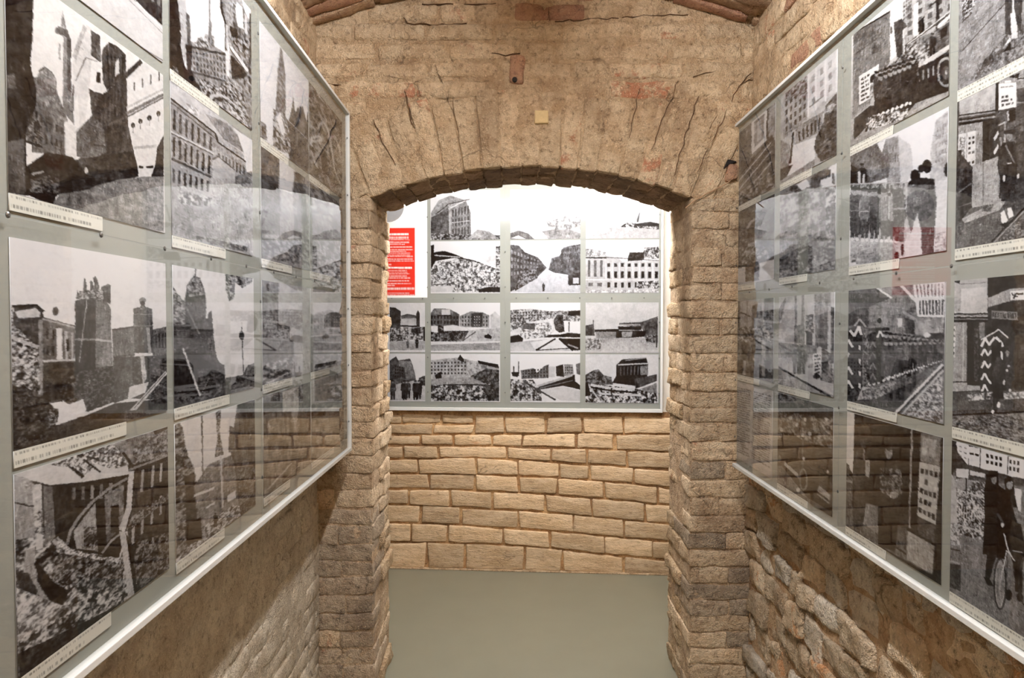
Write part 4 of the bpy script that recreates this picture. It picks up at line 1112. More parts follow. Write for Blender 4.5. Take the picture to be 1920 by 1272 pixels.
    P.p([(435, 910), (650, 830), (630, 1010), (400, 1180), (365, 1180)], .88, .03).p([(345, 850), (440, 900), (430, 1060), (350, 1160)], .55, .10, 8).l([(462, 800), (438, 1040)], 4, .16)
    P.p([(350, 1090), (460, 1050), (400, 1170), (345, 1180)], .32, .08).p([(345, 1190), (630, 1010), (630, 1100), (345, 1250)], .6, .08)
    P.r([(625, 930), (640, 840), (700, 720), (715, 590), (790, 500), (845, 440), (845, 960), (680, 1030)], .14, .44, 4).r([(700, 640), (760, 560), (800, 580), (760, 640)], .4, .75, 4)
    out.append((P, 'photograph of a house front and a leafy heap', 24, .2))
    P = new(1, 1, 36, 1.8).z('R2').bg(.56, .52)
    P.p([(870, 60), (970, 10), (970, 230), (790, 260), (780, 190)], .86, .03).p([(690, 170), (760, 110), (870, 90), (870, 160), (780, 190), (770, 260), (690, 260)], .36, .14, 5)
    P.r([(500, 260), (600, 190), (690, 250), (520, 310)], .2, .6, 5).p([(565, 230), (650, 180), (692, 240), (610, 282)], .92, .02).p([(880, 130), (905, 120), (905, 230), (880, 220)], .4, .06)
    P.r([(820, 260), (960, 240), (950, 700), (830, 720)], .35, .8, 6).p([(870, 400), (950, 380), (950, 690), (870, 700)], .5, .1)
    P.r([(400, 320), (770, 300), (770, 700), (400, 700)], .45, .75, 14).r([(400, 900), (780, 700), (930, 740), (930, 1010), (400, 1070)], .16, .56, 6)
    P.p([(590, 860), (700, 790), (720, 900), (640, 1000)], .2, .06)
    out.append((P, 'photograph of a vehicle among onlookers', 25, .1))
    P = new(1, 2, 37).z('R3').bg(.80, .74)
    P.p([(395, 330), (470, 260), (470, 560), (395, 560)], .5, .08)
    for a in range(0, 200, 26): P.l([(470, 470 - a), (540, 330 - a)], 2.5, .45)
    P.p([(460, 200), (650, 190), (650, 640), (470, 640)], .76, .07, 9)
    for a in range(0, 260, 30): P.l([(480, 480 - a * .6), (530 + a * .1, 360 - a * .6)], 2.5, .5)
    P.l([(655, 170), (655, 960)], 4, .55).l([(725, 170), (722, 960)], 5, .6).p([(640, 480), (740, 470), (740, 660), (640, 660)], .5, .14, 6)
    P.p([(835, 170), (1000, 150), (1000, 720), (850, 700)], .62, .08, 30, .45, 4).p([(760, 420), (822, 405), (815, 695), (758, 690)], .14, .10, 8).r([(750, 380), (830, 370), (830, 560), (750, 560)], .1, .7, 4)
    P.l([(985, 300), (985, 860)], 5, .8).p([(1000, 300), (1040, 300), (1040, 850), (1000, 850)], .36, .08)
    P.p([(390, 640), (860, 680), (860, 810), (390, 800)], .5, .1, 6).l([(430, 630), (630, 750)], 4, .3)
    P.p([(390, 800), (830, 800), (1040, 920), (1040, 1190), (460, 1100), (390, 1050)], .64, .06, 6).p([(440, 830), (830, 900), (1040, 1060), (1040, 1180), (640, 980)], .76, .05)
    P.l([(470, 885), (640, 985), (990, 1180)], 4, .12).p([(395, 800), (440, 820), (430, 1050), (400, 1040)], .85, .03)
    P.f(660, 960, 290, .52, .6).f(715, 965, 290, .5, .6)
    P.p([(825, 760), (908, 745), (905, 985), (820, 1000)], .90, .02).t([(838, 770), (898, 760), (895, 960), (835, 975)], 6, .3, .6, .6).ring(885, 720, 18, 24, 3, .8)
    P.r([(910, 700), (1000, 760), (1030, 1060), (900, 1020)], .2, .6, 5).e(860, 985, 36, 26, .2)
    out.append((P, 'photograph of a street with a white signpost at the kerb', 26, .0))
    P = new(1, 3, 38).z('R4').bg(.24, .22, .05)
    P.p([(345, 190), (790, 290), (790, 390), (345, 290)], .30, .08).r([(345, 180), (600, 230), (600, 300), (345, 270)], .12, .4, 6)
    P.r([(345, 330), (790, 390), (780, 620), (345, 570)], .14, .60, 6, sx=4)
    for x, y in ((400, 480), (470, 390), (578, 400), (560, 520), (612, 510), (740, 400), (515, 440)): P.e(x, y, 12, 16, .76)
    P.p([(345, 560), (480, 510), (560, 560), (775, 620), (765, 1090), (560, 960), (400, 745)], .21, .05, 8)
    P.l([(345, 650), (770, 760)], 2, .3).l([(560, 560), (560, 900)], 2.5, .42).e(568, 700, 8, 16, .85).e(750, 800, 10, 14, .8).e(380, 700, 16, 26, .5)
    P.p([(420, 722), (532, 820), (532, 855), (420, 750)], .72, .06).p([(685, 905), (768, 975), (768, 1020), (668, 945)], .66, .06).l([(670, 970), (765, 1040)], 3, .6)
    P.e(615, 880, 66, 100, .13).ring(565, 860, 26, 80, 3, .55)
    P.p([(335, 760), (400, 755), (540, 930), (600, 1000), (335, 860)], .52, .05).e(525, 935, 14, 16, .9).p([(335, 860), (600, 1000), (770, 1100), (335, 1000)], .44, .04)
    out.append((P, 'brownish photograph of a crowd around a lorry', 27, .8))
    # third column
    P = new(2, 0, 39).z('R5').bg(.88, .60)
    P.p([(515, 30), (970, -260), (970, 400), (700, 530), (540, 430)], .66, .10, 20, sx=5).w([(530, 60), (960, -180), (960, 180), (540, 330)], 5, 4, .42, .45, .6)
    P.p([(650, 190), (700, 140), (705, 280), (660, 300)], .14).p([(610, 50), (650, 20), (650, 300), (610, 320)], .86).l([(745, 60), (830, -10)], 4, .25).l([(815, -100), (815, 300)], 5, .2).w([(520, 20), (600, -40), (600, 120), (520, 190)], 4, 5, .35)
    P.p([(100, 280), (412, 95), (412, 520), (350, 640), (240, 870), (95, 1000)], .46, .06, 14, .52).l([(100, 285), (412, 100)], 3, .12).r([(250, 250), (340, 200), (340, 440), (260, 460)], .36, .56, 9).l([(120, 460), (300, 330)], 4, .38)
    P.p([(350, 210), (412, 160), (412, 520), (350, 620)], .5, .05)
    P.p([(410, 180), (472, 150), (475, 470), (412, 520)], .88, .03).p([(440, 195), (512, 160), (560, 225), (520, 260), (520, 490), (470, 490)], .30, .10).e(422, 262, 10, 34, .4)
    P.p([(148, 650), (316, 545), (316, 790), (150, 895)], .90, .02).t([(165, 665), (235, 620), (235, 840), (165, 870)], 6, .35, .5, .4).p([(245, 650), (300, 610), (300, 680), (245, 710)], .2, .1).r([(245, 720), (312, 690), (312, 800), (240, 840)], .4, .8, 5)
    P.r([(540, 400), (760, 290), (760, 500), (540, 560)], .2, .8, 4).l([(545, 390), (960, 85)], 6, .32).l([(560, 380), (960, 70)], 2.5, .8).p([(640, 330), (800, 260), (800, 330), (640, 420)], .5, .14, 5)
    P.p([(800, 270), (960, 150), (960, 360), (760, 480)], .40, .12, 6).l([(820, 230), (960, 100)], 8, .82).p([(830, 260), (900, 220), (890, 300), (840, 340)], .16)
    P.f(770, 480, 200, .16)
    P.l([(700, 540), (965, 360)], 9, .78).l([(720, 560), (965, 400)], 3, .2)
    P.p([(630, 590), (965, 420), (950, 760), (620, 880)], .17, .06, 7).w([(670, 600), (800, 540), (800, 650), (670, 700)], 3, 1, .6, .3, .8)
    P.e(885, 615, 76, 128, .62).e(885, 615, 60, 106, .20).e(885, 620, 32, 56, .34).e(885, 622, 10, 18, .7)
    P.r([(380, 580), (520, 460), (650, 520), (660, 700), (360, 720)], .12, .66, 4)
    P.p([(340, 720), (660, 640), (650, 850), (570, 950), (420, 960), (250, 980), (300, 830)], .20, .10, 7)
    for i in range(9): P.f(300 + i * 38, 930 - i * 14, 330, P.rs.uniform(.15, .42), .6, None, 0, .085)
    for i in range(7): P.f(330 + i * 40, 985 - i * 16, 360, P.rs.uniform(.14, .3), .58, .9, 0, .08)
    P.p([(105, 1010), (240, 900), (300, 900), (230, 1060), (105, 1190)], .24, .07).l([(95, 990), (240, 880)], 5, .6)
    P.p([(200, 1110), (330, 1010), (560, 985), (640, 880), (950, 760), (950, 800), (560, 1010), (330, 1120), (110, 1200)], .62, .08, 6).r([(220, 1000), (560, 920), (560, 1000), (200, 1120)], .12, .9, 4)
    out.append((P, 'photograph of a column of men and a big-wheeled lorry', 28, .5))
    P = new(2, 1, 40).z('R6').bg(.92, .90)
    P.p([(600, 560), (605, 330), (640, 130), (770, 30), (765, 560)], .72, .10, 6).w([(640, 180), (755, 100), (755, 420), (630, 440)], 6, 5, .58, .45, .5)
    P.p([(385, 240), (470, 300), (485, 460), (440, 560), (380, 540)], .78, .05).p([(300, 260), (385, 235), (400, 560), (310, 560)], .62, .08).w([(325, 360), (390, 350), (390, 430), (325, 430)], 4, 1, .42)
    P.p([(60, 375), (240, 285), (300, 265), (330, 400), (320, 520), (160, 570), (60, 580)], .40, .09, 16, sx=5).p([(130, 350), (250, 300), (270, 480), (200, 520), (130, 480)], .50, .05).p([(240, 290), (300, 265), (275, 350)], .88)
    P.p([(60, 430), (130, 470), (120, 560), (60, 560)], .16, .06).f(140, 640, 220, .25, .4).l([(120, 480), (122, 600)], 6, .8).l([(150, 500), (150, 600)], 5, .8)
    P.p([(60, 560), (450, 550), (640, 560), (760, 540), (735, 1020), (60, 1100)], .70, .08, 6)
    P.p([(635, 545), (760, 530), (740, 1015), (630, 1035), (560, 1045), (430, 1060), (425, 960)], .84, .05, 4).e(720, 470, 26, 50, .28).r([(640, 900), (740, 880), (730, 1010), (630, 1030)], .6, .9, 3)
    P.r([(60, 570), (430, 560), (440, 800), (60, 930)], .2, .66, 6, sx=4)
    for i in range(8): P.f(80 + i * 36, 880 + i * 6, 300, P.rs.uniform(.22, .5), .62, None, 0, .10)
    for i in range(5): P.f(90 + i * 66, 950 + i * 4, 370, P.rs.uniform(.28, .46), .6, .85, 0, .085)
    P.p([(345, 600), (420, 600), (432, 740), (420, 960), (360, 950), (350, 760)], .36, .08, 6).l([(350, 735), (430, 730)], 4, .6)
    P.p([(450, 560), (470, 540), (630, 540), (645, 700), (630, 900), (625, 1035), (545, 1040), (540, 900), (515, 760), (470, 900), (440, 760)], .42, .08, 8)
    P.p([(540, 870), (630, 860), (625, 1035), (545, 1040)], .32, .06)
    P.e(500, 510, 34, 42, .18).e(540, 460, 22, 28, .16).e(580, 445, 32, 46, .13).p([(460, 545), (520, 520), (630, 530), (630, 570), (450, 570)], .2, .05)
    P.l([(70, 1090), (260, 1030)], 4, .25).p([(60, 960), (340, 960), (400, 1080), (100, 1110)], .62, .10, 5).e(375, 1050, 16, 26, .1).e(412, 1010, 10, 40, .12)
    out.append((P, 'photograph of soldiers seen from behind in a wide street', 29, .0))
    P = new(2, 2, 41).z('R7').bg(.50, .46)
    P.p([(60, 165), (250, 140), (365, 210), (230, 275), (60, 275)], .40, .06, 14, .32).p([(60, 270), (220, 270), (205, 400), (60, 460)], .40, .05)
    P.p([(220, 270), (360, 210), (440, 265), (430, 470), (300, 460), (215, 400)], .58, .06, 30, sx=4).l([(270, 145), (365, 210)], 4, .9)
    P.p([(355, 135), (440, 130), (530, 240), (520, 500), (430, 470), (435, 265)], .50, .10, 8).l([(430, 130), (535, 240)], 5, .86).l([(440, 300), (520, 350)], 5, .66).p([(450, 340), (515, 360), (515, 450), (450, 440)], .3, .1)
    P.p([(405, 345), (435, 345), (435, 400), (408, 400)], .85)
    P.p([(505, 108), (720, 98), (715, 340), (535, 335)], .88, .02).w([(515, 112), (715, 104), (712, 215), (530, 215)], 8, 1, .48, .35, .8).w([(540, 220), (712, 216), (710, 330), (545, 330)], 8, 1, .25, .5, .86)
    P.p([(520, 345), (712, 340), (705, 480), (520, 450)], .64, .10, 12, sx=4).p([(600, 440), (712, 440), (705, 500), (600, 500)], .24, .1).e(600, 455, 26, 16, .88)
    P.r([(180, 450), (700, 480), (700, 640), (480, 730), (180, 800)], .10, .58, 5, sx=3)
    for i in range(15): P.f(690 - i * 30, 600 + i * 7, 120 + i * 11, P.rs.uniform(.2, .45), .6, None, 0, .09)
    for i in range(15): P.f(682 - i * 32, 632 + i * 11, 140 + i * 12, P.rs.uniform(.16, .36), .62, .9, 0, .085)
    P.p([(130, 890), (260, 800), (480, 730), (700, 640), (700, 660), (380, 975), (40, 890)], .42, .10, 6).p([(140, 800), (260, 800), (240, 860), (140, 890)], .72, .08)
    P.r([(170, 820), (400, 760), (300, 900), (180, 880)], .3, .7, 5)
    P.p([(40, 890), (250, 880), (560, 740), (400, 975)], .30, .08, 6)
    P.p([(405, 1000), (700, 680), (710, 1045)], .60, .05).r([(440, 985), (700, 690), (700, 1045)], .3, .86, 3)
    P.l([(390, 970), (700, 650)], 4, .88).l([(400, 980), (705, 665)], 2, .15).l([(425, 985), (705, 690)], 2.5, .8)
    P.p([(215, 450), (265, 410), (310, 450), (305, 760), (220, 780)], .26, .08, 7).l([(260, 410), (315, 400)], 2, .5); chev(P, 222, 262, (500, 570, 640, 710), 40, 3, .5); P.l([(272, 470), (290, 430), (310, 465)], 4, .9).e(285, 360, 14, 16, .12).p([(215, 410), (350, 405), (350, 425), (215, 430)], .2)
    P.p([(45, 420), (130, 400), (175, 420), (172, 800), (135, 890), (40, 890)], .20, .06, 7); chev(P, 52, 108, (485, 665, 755), 50, 5.5, .92); P.l([(55, 640), (85, 575)], 5, .8)
    P.l([(92, 425), (120, 460), (150, 400), (165, 450)], 6, .92).l([(120, 395), (155, 350), (195, 400)], 4, .72)
    for y in (520, 610, 690, 770): P.p([(147, y), (163, y + 8), (160, y + 40), (148, y + 28)], .85)
    out.append((P, 'photograph of soldiers lined up past striped sentry boxes', 30, .0))
    P = new(2, 3, 42).z('R8').bg(.20, .20, .04)
    P.p([(40, 590), (200, 530), (340, 640), (560, 760), (545, 920), (40, 640)], .44, .06, 6).p([(180, 530), (260, 550), (260, 700), (170, 640)], .56, .04).l([(340, 760), (545, 905)], 4, .12)
    P.p([(340, 640), (410, 670), (405, 800), (345, 760)], .40, .05)
    P.p([(120, 55), (600, 165), (590, 560), (440, 640), (420, 560), (210, 530), (125, 380)], .15, .03, 12).p([(200, 90), (420, 130), (420, 560), (210, 520)], .13, .02)
    P.p([(62, 25), (128, 40), (120, 375), (58, 280)], .86, .02).r([(50, 270), (100, 330), (115, 400), (50, 390)], .1, .5, 5).p([(48, 390), (125, 400), (125, 600), (45, 620)], .42, .06).l([(48, 400), (115, 420)], 4, .65)
    P.p([(150, 210), (190, 200), (200, 330), (210, 380), (185, 560), (170, 690), (125, 660), (115, 540), (118, 350)], .24, .06, 8).e(178, 200, 20, 34, .34).e(175, 172, 24, 16, .14).p([(185, 300), (212, 300), (208, 395), (188, 385)], .62, .03).l([(178, 240), (180, 300)], 4, .5)
    P.p([(270, 330), (300, 305), (350, 320), (385, 390), (390, 470), (370, 520), (350, 790), (255, 760), (265, 520)], .22, .05, 6).r([(265, 340), (380, 350), (385, 480), (330, 500), (265, 470)], .16, .56, 5)
    P.e(312, 258, 20, 36, .56).e(318, 228, 28, 18, .16).e(338, 488, 24, 20, .58).p([(255, 520), (375, 520), (345, 790), (255, 765)], .16, .03)
    P.l([(438, 130), (425, 665)], 4, .58).p([(442, 135), (490, 150), (465, 670), (428, 660)], .12, .03)
    P.p([(485, 150), (595, 172), (588, 330), (480, 305)], .52, .06, 8).p([(495, 180), (570, 190), (565, 285), (492, 270)], .62, .05).p([(478, 308), (588, 332), (565, 650), (466, 600)], .72, .05).w([(482, 330), (580, 350), (562, 640), (470, 590)], 4, 5, .24, .7, .5, .15, .14)
    P.p([(470, 610), (562, 655), (558, 760), (466, 690)], .36, .05).p([(415, 680), (560, 765), (548, 915), (408, 835)], .66, .06, 14, sx=3).l([(415, 670), (560, 755)], 3, .14)
    out.append((P, 'dark photograph of two people in a doorway beside a notice board', 31, .7))
    # column nearest the visitor
    P = new(3, 0, 43).z('R5').bg(.60, .56, .05)
    P.r([(1100, 660), (1400, 300), (1560, 200), (1560, 480), (1100, 690)], .34, .62, 5)
    P.p([(1030, -300), (1250, -300), (1100, 120), (1030, 180)], .3, .2, 6).r([(1030, -100), (1200, -100), (1100, 120), (1030, 170)], .1, .8, 4)
    P.l([(1030, 430), (1400, 20)], 2.5, .22).l([(1030, 340), (1330, 0)], 1.5, .48).l([(1030, 190), (1110, 110)], 4, .3)
    P.p([(1450, -50), (1500, -50), (1500, 320), (1450, 330)], .80, .04)
    P.p([(1392, -300), (1460, -300), (1450, 295), (1395, 292)], .28, .04).p([(1470, -300), (1560, -300), (1530, 270), (1500, 230), (1470, 60)], .30, .05).p([(1440, 110), (1480, 110), (1490, 190), (1450, 290)], .84, .04)
    P.p([(1380, 440), (1440, 350), (1445, 420)], .16).p([(1395, 380), (1440, 300), (1445, 350)], .85).r([(1160, 560), (1290, 440), (1300, 520), (1180, 610)], .25, .5, 5)
    out.append((P, 'photograph of legs walking over tram rails', 32, .2))
    P = new(3, 1, 44).z('R9').bg(.34, .30, .06)
    P.p([(70, 560), (530, 330), (510, 700), (70, 750)], .72, .05, 14, .66).p([(500, 340), (840, 180), (1300, 100), (1300, 600), (750, 600)], .56, .08, 10)
    P.p([(660, 290), (790, 235), (770, 300)], .14).l([(760, 310), (900, 290)], 3, .14).p([(755, 430), (1300, 300), (1300, 560), (760, 580)], .26, .08)
    for y, w, v in ((745, 4, .14), (760, 4, .6), (795, 4, .12), (815, 4, .55), (845, 6, .06)): P.l([(70, y), (500, y - 58)], w, v)
    P.p([(60, 870), (355, 815), (345, 1500), (50, 1600)], .58, .04, 16).p([(65, 970), (155, 950), (150, 1420), (55, 1450)], .82, .05).p([(165, 945), (268, 922), (262, 1400), (160, 1430)], .82, .05)
    P.r([(75, 1000), (145, 990), (140, 1400), (70, 1410)], .35, .85, 4).w([(172, 990), (262, 970), (258, 1380), (168, 1400)], 2, 7, .3, .6, .5, .2, .14).p([(60, 1160), (95, 1150), (90, 1500), (50, 1500)], .1)
    P.p([(350, 800), (432, 780), (430, 1480), (345, 1560)], .15, .04, 9).p([(440, 800), (560, 760), (560, 1300), (430, 1450)], .26, .08)
    P.p([(505, 360), (548, 345), (548, 690), (500, 700)], .10).p([(540, 365), (748, 350), (752, 640), (538, 682)], .92, .02).p([(612, 330), (690, 325), (690, 350), (612, 355)], .9)
    P.t([(565, 395), (720, 380), (720, 410), (565, 425)], 1, .55, .6, .22).t([(575, 500), (720, 480), (715, 620), (575, 650)], 3, .35, .55, .45)
    P.p([(640, 690), (740, 660), (740, 800), (660, 830)], .14).l([(650, 690), (655, 800)], 4, .7)
    for y in (930, 1090, 1250): P.p([(480, y + 80), (535, y - 10), (540, y + 40), (490, y + 120)], .82)
    P.l([(620, 820), (610, 1090)], 4, .6).l([(540, 860), (620, 820)], 4, .66).l([(560, 1000), (575, 1110)], 4, .55).p([(640, 860), (760, 800), (880, 880), (880, 1100), (750, 1150), (660, 1100)], .34, .16, 6)
    P.z('R6').p([(885, 440), (1070, 375), (1090, 690), (890, 725)], .64, .05, 14).l([(968, 420), (965, 700)], 3, .5).p([(790, 330), (895, 450), (888, 740), (785, 900)], .26, .10, 8).l([(800, 620), (885, 560)], 4, .5).l([(800, 720), (885, 690)], 3, .45)
    P.p([(785, 850), (880, 730), (1080, 690), (1300, 650), (1300, 950), (785, 1010)], .42, .06, 6).p([(820, 800), (1060, 680), (1120, 680), (1080, 740), (840, 830)], .66, .08).r([(960, 710), (1040, 700), (1020, 750), (960, 750)], .2, .5, 5)
    P.p([(1075, 330), (1100, 280), (1185, 275), (1200, 420), (1195, 520), (1175, 665), (1075, 660), (1080, 520), (1062, 440)], .24, .07, 6)
    P.e(1145, 240, 20, 30, .52).p([(1110, 200), (1180, 190), (1185, 225), (1110, 225)], .18).l([(1090, 440), (1195, 430)], 4, .14).l([(1130, 425), (1160, 420)], 3, .8).e(1108, 525, 9, 22, .82).e(1205, 508, 8, 18, .82).l([(1120, 300), (1180, 420)], 3, .5)
    P.p([(1085, 760), (1110, 740), (1135, 810), (1110, 845), (1090, 820)], .92).p([(1130, 730), (1155, 720), (1175, 780), (1140, 800)], .92).p([(1070, 840), (1140, 820), (1130, 860)], .1)
    P.l([(1025, 955), (1300, 670)], 4, .14).l([(1040, 960), (1300, 690)], 2, .7).r([(1060, 960), (1300, 720), (1300, 930)], .25, .6, 3)
    out.append((P, 'photograph of a sentry under a white notice board', 33, .3))
    P = new(3, 2, 45).z('R7').bg(.22, .22, .04)
    P.p([(765, 85), (1005, 70), (1005, 335), (760, 335)], .74, .04, 14, .68).p([(830, 150), (1000, 140), (1000, 320), (825, 320)], .78, .03).p([(768, 98), (820, 88), (820, 118)], .08).l([(820, 118), (990, 110)], 1.5, .5)
    for y, w, v in ((316, 4, .12), (328, 3, .55), (340, 4, .1), (350, 3, .5), (362, 5, .05)): P.l([(755, y), (1005, y)], w, v)
    P.p([(750, 370), (872, 370), (866, 775), (740, 775)], .62, .04, 12).l([(845, 375), (840, 770)], 3, .74).w([(762, 390), (795, 390), (790, 610), (758, 610)], 1, 6, .84, .9, .7, 0, .08).e(775, 575, 9, 12, .1).w([(768, 400), (790, 400), (786, 600), (764, 600)], 1, 5, .3, .6, .35)
    P.l([(745, 765), (868, 765)], 3, .12).p([(740, 775), (868, 770), (960, 790), (960, 820), (740, 830)], .68, .10, 5)
    P.p([(868, 370), (952, 370), (952, 790), (868, 785)], .10, .04).r([(915, 400), (945, 400), (945, 760), (915, 760)], .06, .4, 5).p([(948, 370), (985, 370), (985, 480), (950, 480)], .5, .08)
    P.p([(1008, 210), (1150, 150), (1300, 138), (1300, 225), (1160, 228), (1008, 272)], .62, .05).p([(1005, 70), (1300, 40), (1300, 140), (1130, 150), (1005, 200)], .20, .08).p([(1155, 165), (1300, 155), (1300, 222), (1155, 222)], .93, .01)
    P.l([(1175, 215), (1190, 180), (1215, 185), (1240, 182)], 4, .1).l([(1185, 200), (1205, 198)], 3, .1).l([(1165, 175), (1172, 195)], 3, .3)
    P.p([(1030, 292), (1202, 302), (1205, 358), (1030, 346)], .52, .03).word('RESTAURANT', [(1038, 305), (1194, 313), (1194, 348), (1038, 338)], .16)
    P.p([(1210, 360), (1300, 360), (1300, 720), (1210, 720)], .30, .16, 10)
    P.p([(955, 480), (1075, 420), (1140, 475), (1125, 840), (955, 840)], .22, .05, 8).l([(960, 488), (1078, 420), (1140, 472)], 3.4, .84)
    P.l([(962, 530), (988, 478), (1015, 520), (1050, 470)], 5.5, .92).l([(1060, 470), (1090, 500), (1105, 530)], 5.5, .92)
    chev(P, 964, 1006, (548, 628, 708, 785), 42, 5, .92); P.l([(1006, 590), (1028, 560)], 4.5, .9).l([(1006, 670), (1028, 645)], 4.5, .9).l([(1006, 750), (1028, 775)], 4.5, .9)
    P.p([(1030, 520), (1095, 500), (1095, 830), (1030, 830)], .12, .04).p([(1092, 560), (1105, 570), (1105, 620), (1092, 610)], .85).p([(1092, 650), (1108, 660), (1105, 690), (1092, 680)], .8)
    P.p([(735, 835), (1300, 815), (1300, 1000), (735, 1000)], .36, .06, 6).r([(870, 850), (1040, 830), (1020, 880), (880, 890)], .3, .85, 6).r([(1090, 840), (1300, 820), (1300, 870), (1100, 880)], .4, .9, 6)
    P.p([(735, 995), (1300, 965), (1300, 1200), (735, 1075)], .44, .04).r([(735, 1000), (1300, 970), (1300, 1200), (735, 1075)], .28, .62, 3, sx=6).l([(740, 985), (1300, 960)], 3.5, .08)
    P.p([(1130, 580), (1160, 585), (1185, 720), (1180, 830), (1135, 830), (1120, 700)], .28, .08, 5).e(1135, 575, 12, 20, .55).e(1142, 660, 8, 8, .75).e(1132, 690, 8, 9, .8).e(1152, 820, 9, 11, .85)
    P.p([(1055, 620), (1090, 610), (1110, 660), (1105, 780), (1112, 880), (1080, 880), (1065, 960), (1040, 950), (1038, 800), (1035, 700)], .25, .06, 6).e(1075, 605, 16, 22, .34).e(1072, 590, 18, 12, .14).e(1112, 770, 8, 18, .8).e(1078, 918, 11, 20, .92).e(1038, 962, 12, 13, .92).p([(1040, 780), (1108, 780), (1105, 870), (1040, 880)], .14, .03)
    out.append((P, 'photograph of a guard walking past a sentry box under a restaurant sign', 34, .2))
    P = new(3, 3, 46).z('R8').bg(.50, .48, .03)
    P.p([(690, 690), (840, 740), (1200, 950), (1200, 1420), (590, 970), (600, 780)], .52, .03, 9)
    P.r([(675, 370), (850, 390), (840, 740), (690, 700)], .18, .86, 5).l([(690, 460), (840, 510)], 3, .8).w([(690, 540), (830, 580), (825, 640), (690, 610)], 10, 1, .8, .25, .9).l([(690, 650), (825, 690)], 3, .75)
    P.p([(640, 180), (1200, 300), (1200, 460), (680, 400)], .30, .1, 8)
    P.p([(685, 195), (750, 205), (745, 330), (675, 240)], .90, .02).p([(745, 225), (810, 235), (808, 340), (750, 325)], .88, .02).p([(815, 235), (960, 265), (955, 380), (812, 345)], .92, .02).p([(965, 280), (1200, 320), (1200, 430), (960, 385)], .9, .02)
    P.w([(838, 258), (935, 280), (932, 345), (838, 325)], 4, 2, .08, .55, .6).w([(965, 290), (1030, 300), (1025, 375), (962, 360)], 3, 2, .08, .5, .6).w([(690, 215), (745, 225), (742, 310), (690, 280)], 2, 3, .55, .5, .3).l([(755, 265), (775, 268)], 5, .1).l([(785, 270), (803, 274)], 5, .1)
    P.p([(680, 345), (750, 350), (745, 400), (680, 390)], .86).p([(755, 355), (840, 375), (835, 395), (755, 380)], .85).e(720, 430, 40, 34, .62).l([(735, 400), (735, 480)], 3, .1).p([(995, 450), (1035, 460), (1030, 580), (1000, 560)], .88)
    P.p([(630, 190), (685, 220), (690, 310), (660, 380), (630, 370)], .22, .08).p([(625, 370), (655, 375), (680, 420), (688, 640), (700, 755), (600, 760), (610, 560)], .70, .06, 10, .76).r([(610, 640), (690, 640), (700, 760), (600, 760)], .5, .85, 5)
    P.p([(598, 760), (705, 775), (695, 850), (600, 830)], .5, .08).l([(600, 770), (702, 790)], 3, .2).l([(600, 835), (700, 860)], 5, .7).p([(595, 850), (705, 870), (705, 1010), (590, 965)], .32, .06, 9)
    P.p([(845, 380), (868, 355), (905, 360), (912, 440), (960, 470), (985, 600), (955, 840), (825, 808), (835, 600), (832, 470)], .09, .03, 8).e(885, 400, 16, 30, .5).p([(860, 360), (905, 360), (905, 385), (862, 400)], .07).p([(850, 800), (900, 815), (885, 860), (862, 950), (838, 940), (842, 860)], .16, .03).p([(828, 930), (860, 940), (885, 985), (850, 975)], .06)
    P.p([(940, 420), (962, 385), (990, 395), (1000, 500), (1035, 660), (1060, 820), (990, 860), (960, 780), (970, 560)], .12, .05, 8).e(970, 430, 18, 30, .6).p([(942, 400), (985, 390), (985, 412), (945, 425)], .08).l([(1000, 560), (1020, 640)], 9, .5).l([(905, 590), (940, 650)], 7, .3).e(932, 650, 9, 12, .8)
    P.ring(918, 970, 32, 138, 3.4, .24).ring(918, 970, 24, 122, 1.4, .66).l([(918, 970), (955, 790)], 2.6, .8).l([(940, 700), (960, 780), (985, 830)], 3.2, .85).l([(955, 790), (1041, 900)], 2.6, .8).l([(985, 790), (1041, 800)], 2.2, .75).l([(960, 850), (945, 1010)], 2, .3)
    for a in range(0, 180, 20): P.l([(918 + 24 * math.cos(math.radians(a)), 970 + 120 * math.sin(math.radians(a))), (918 - 24 * math.cos(math.radians(a)), 970 - 120 * math.sin(math.radians(a)))], .7, .66)
    P.e(965, 1030, 18, 30, .08).e(1025, 1040, 16, 26, .08).p([(990, 850), (1040, 830), (1041, 1020), (1000, 1010)], .14, .04).ring(1060, 960, 40, 130, 3.4, .24)
    out.append((P, 'photograph of two women in dark coats pushing a bicycle', 35, .1))
    return out

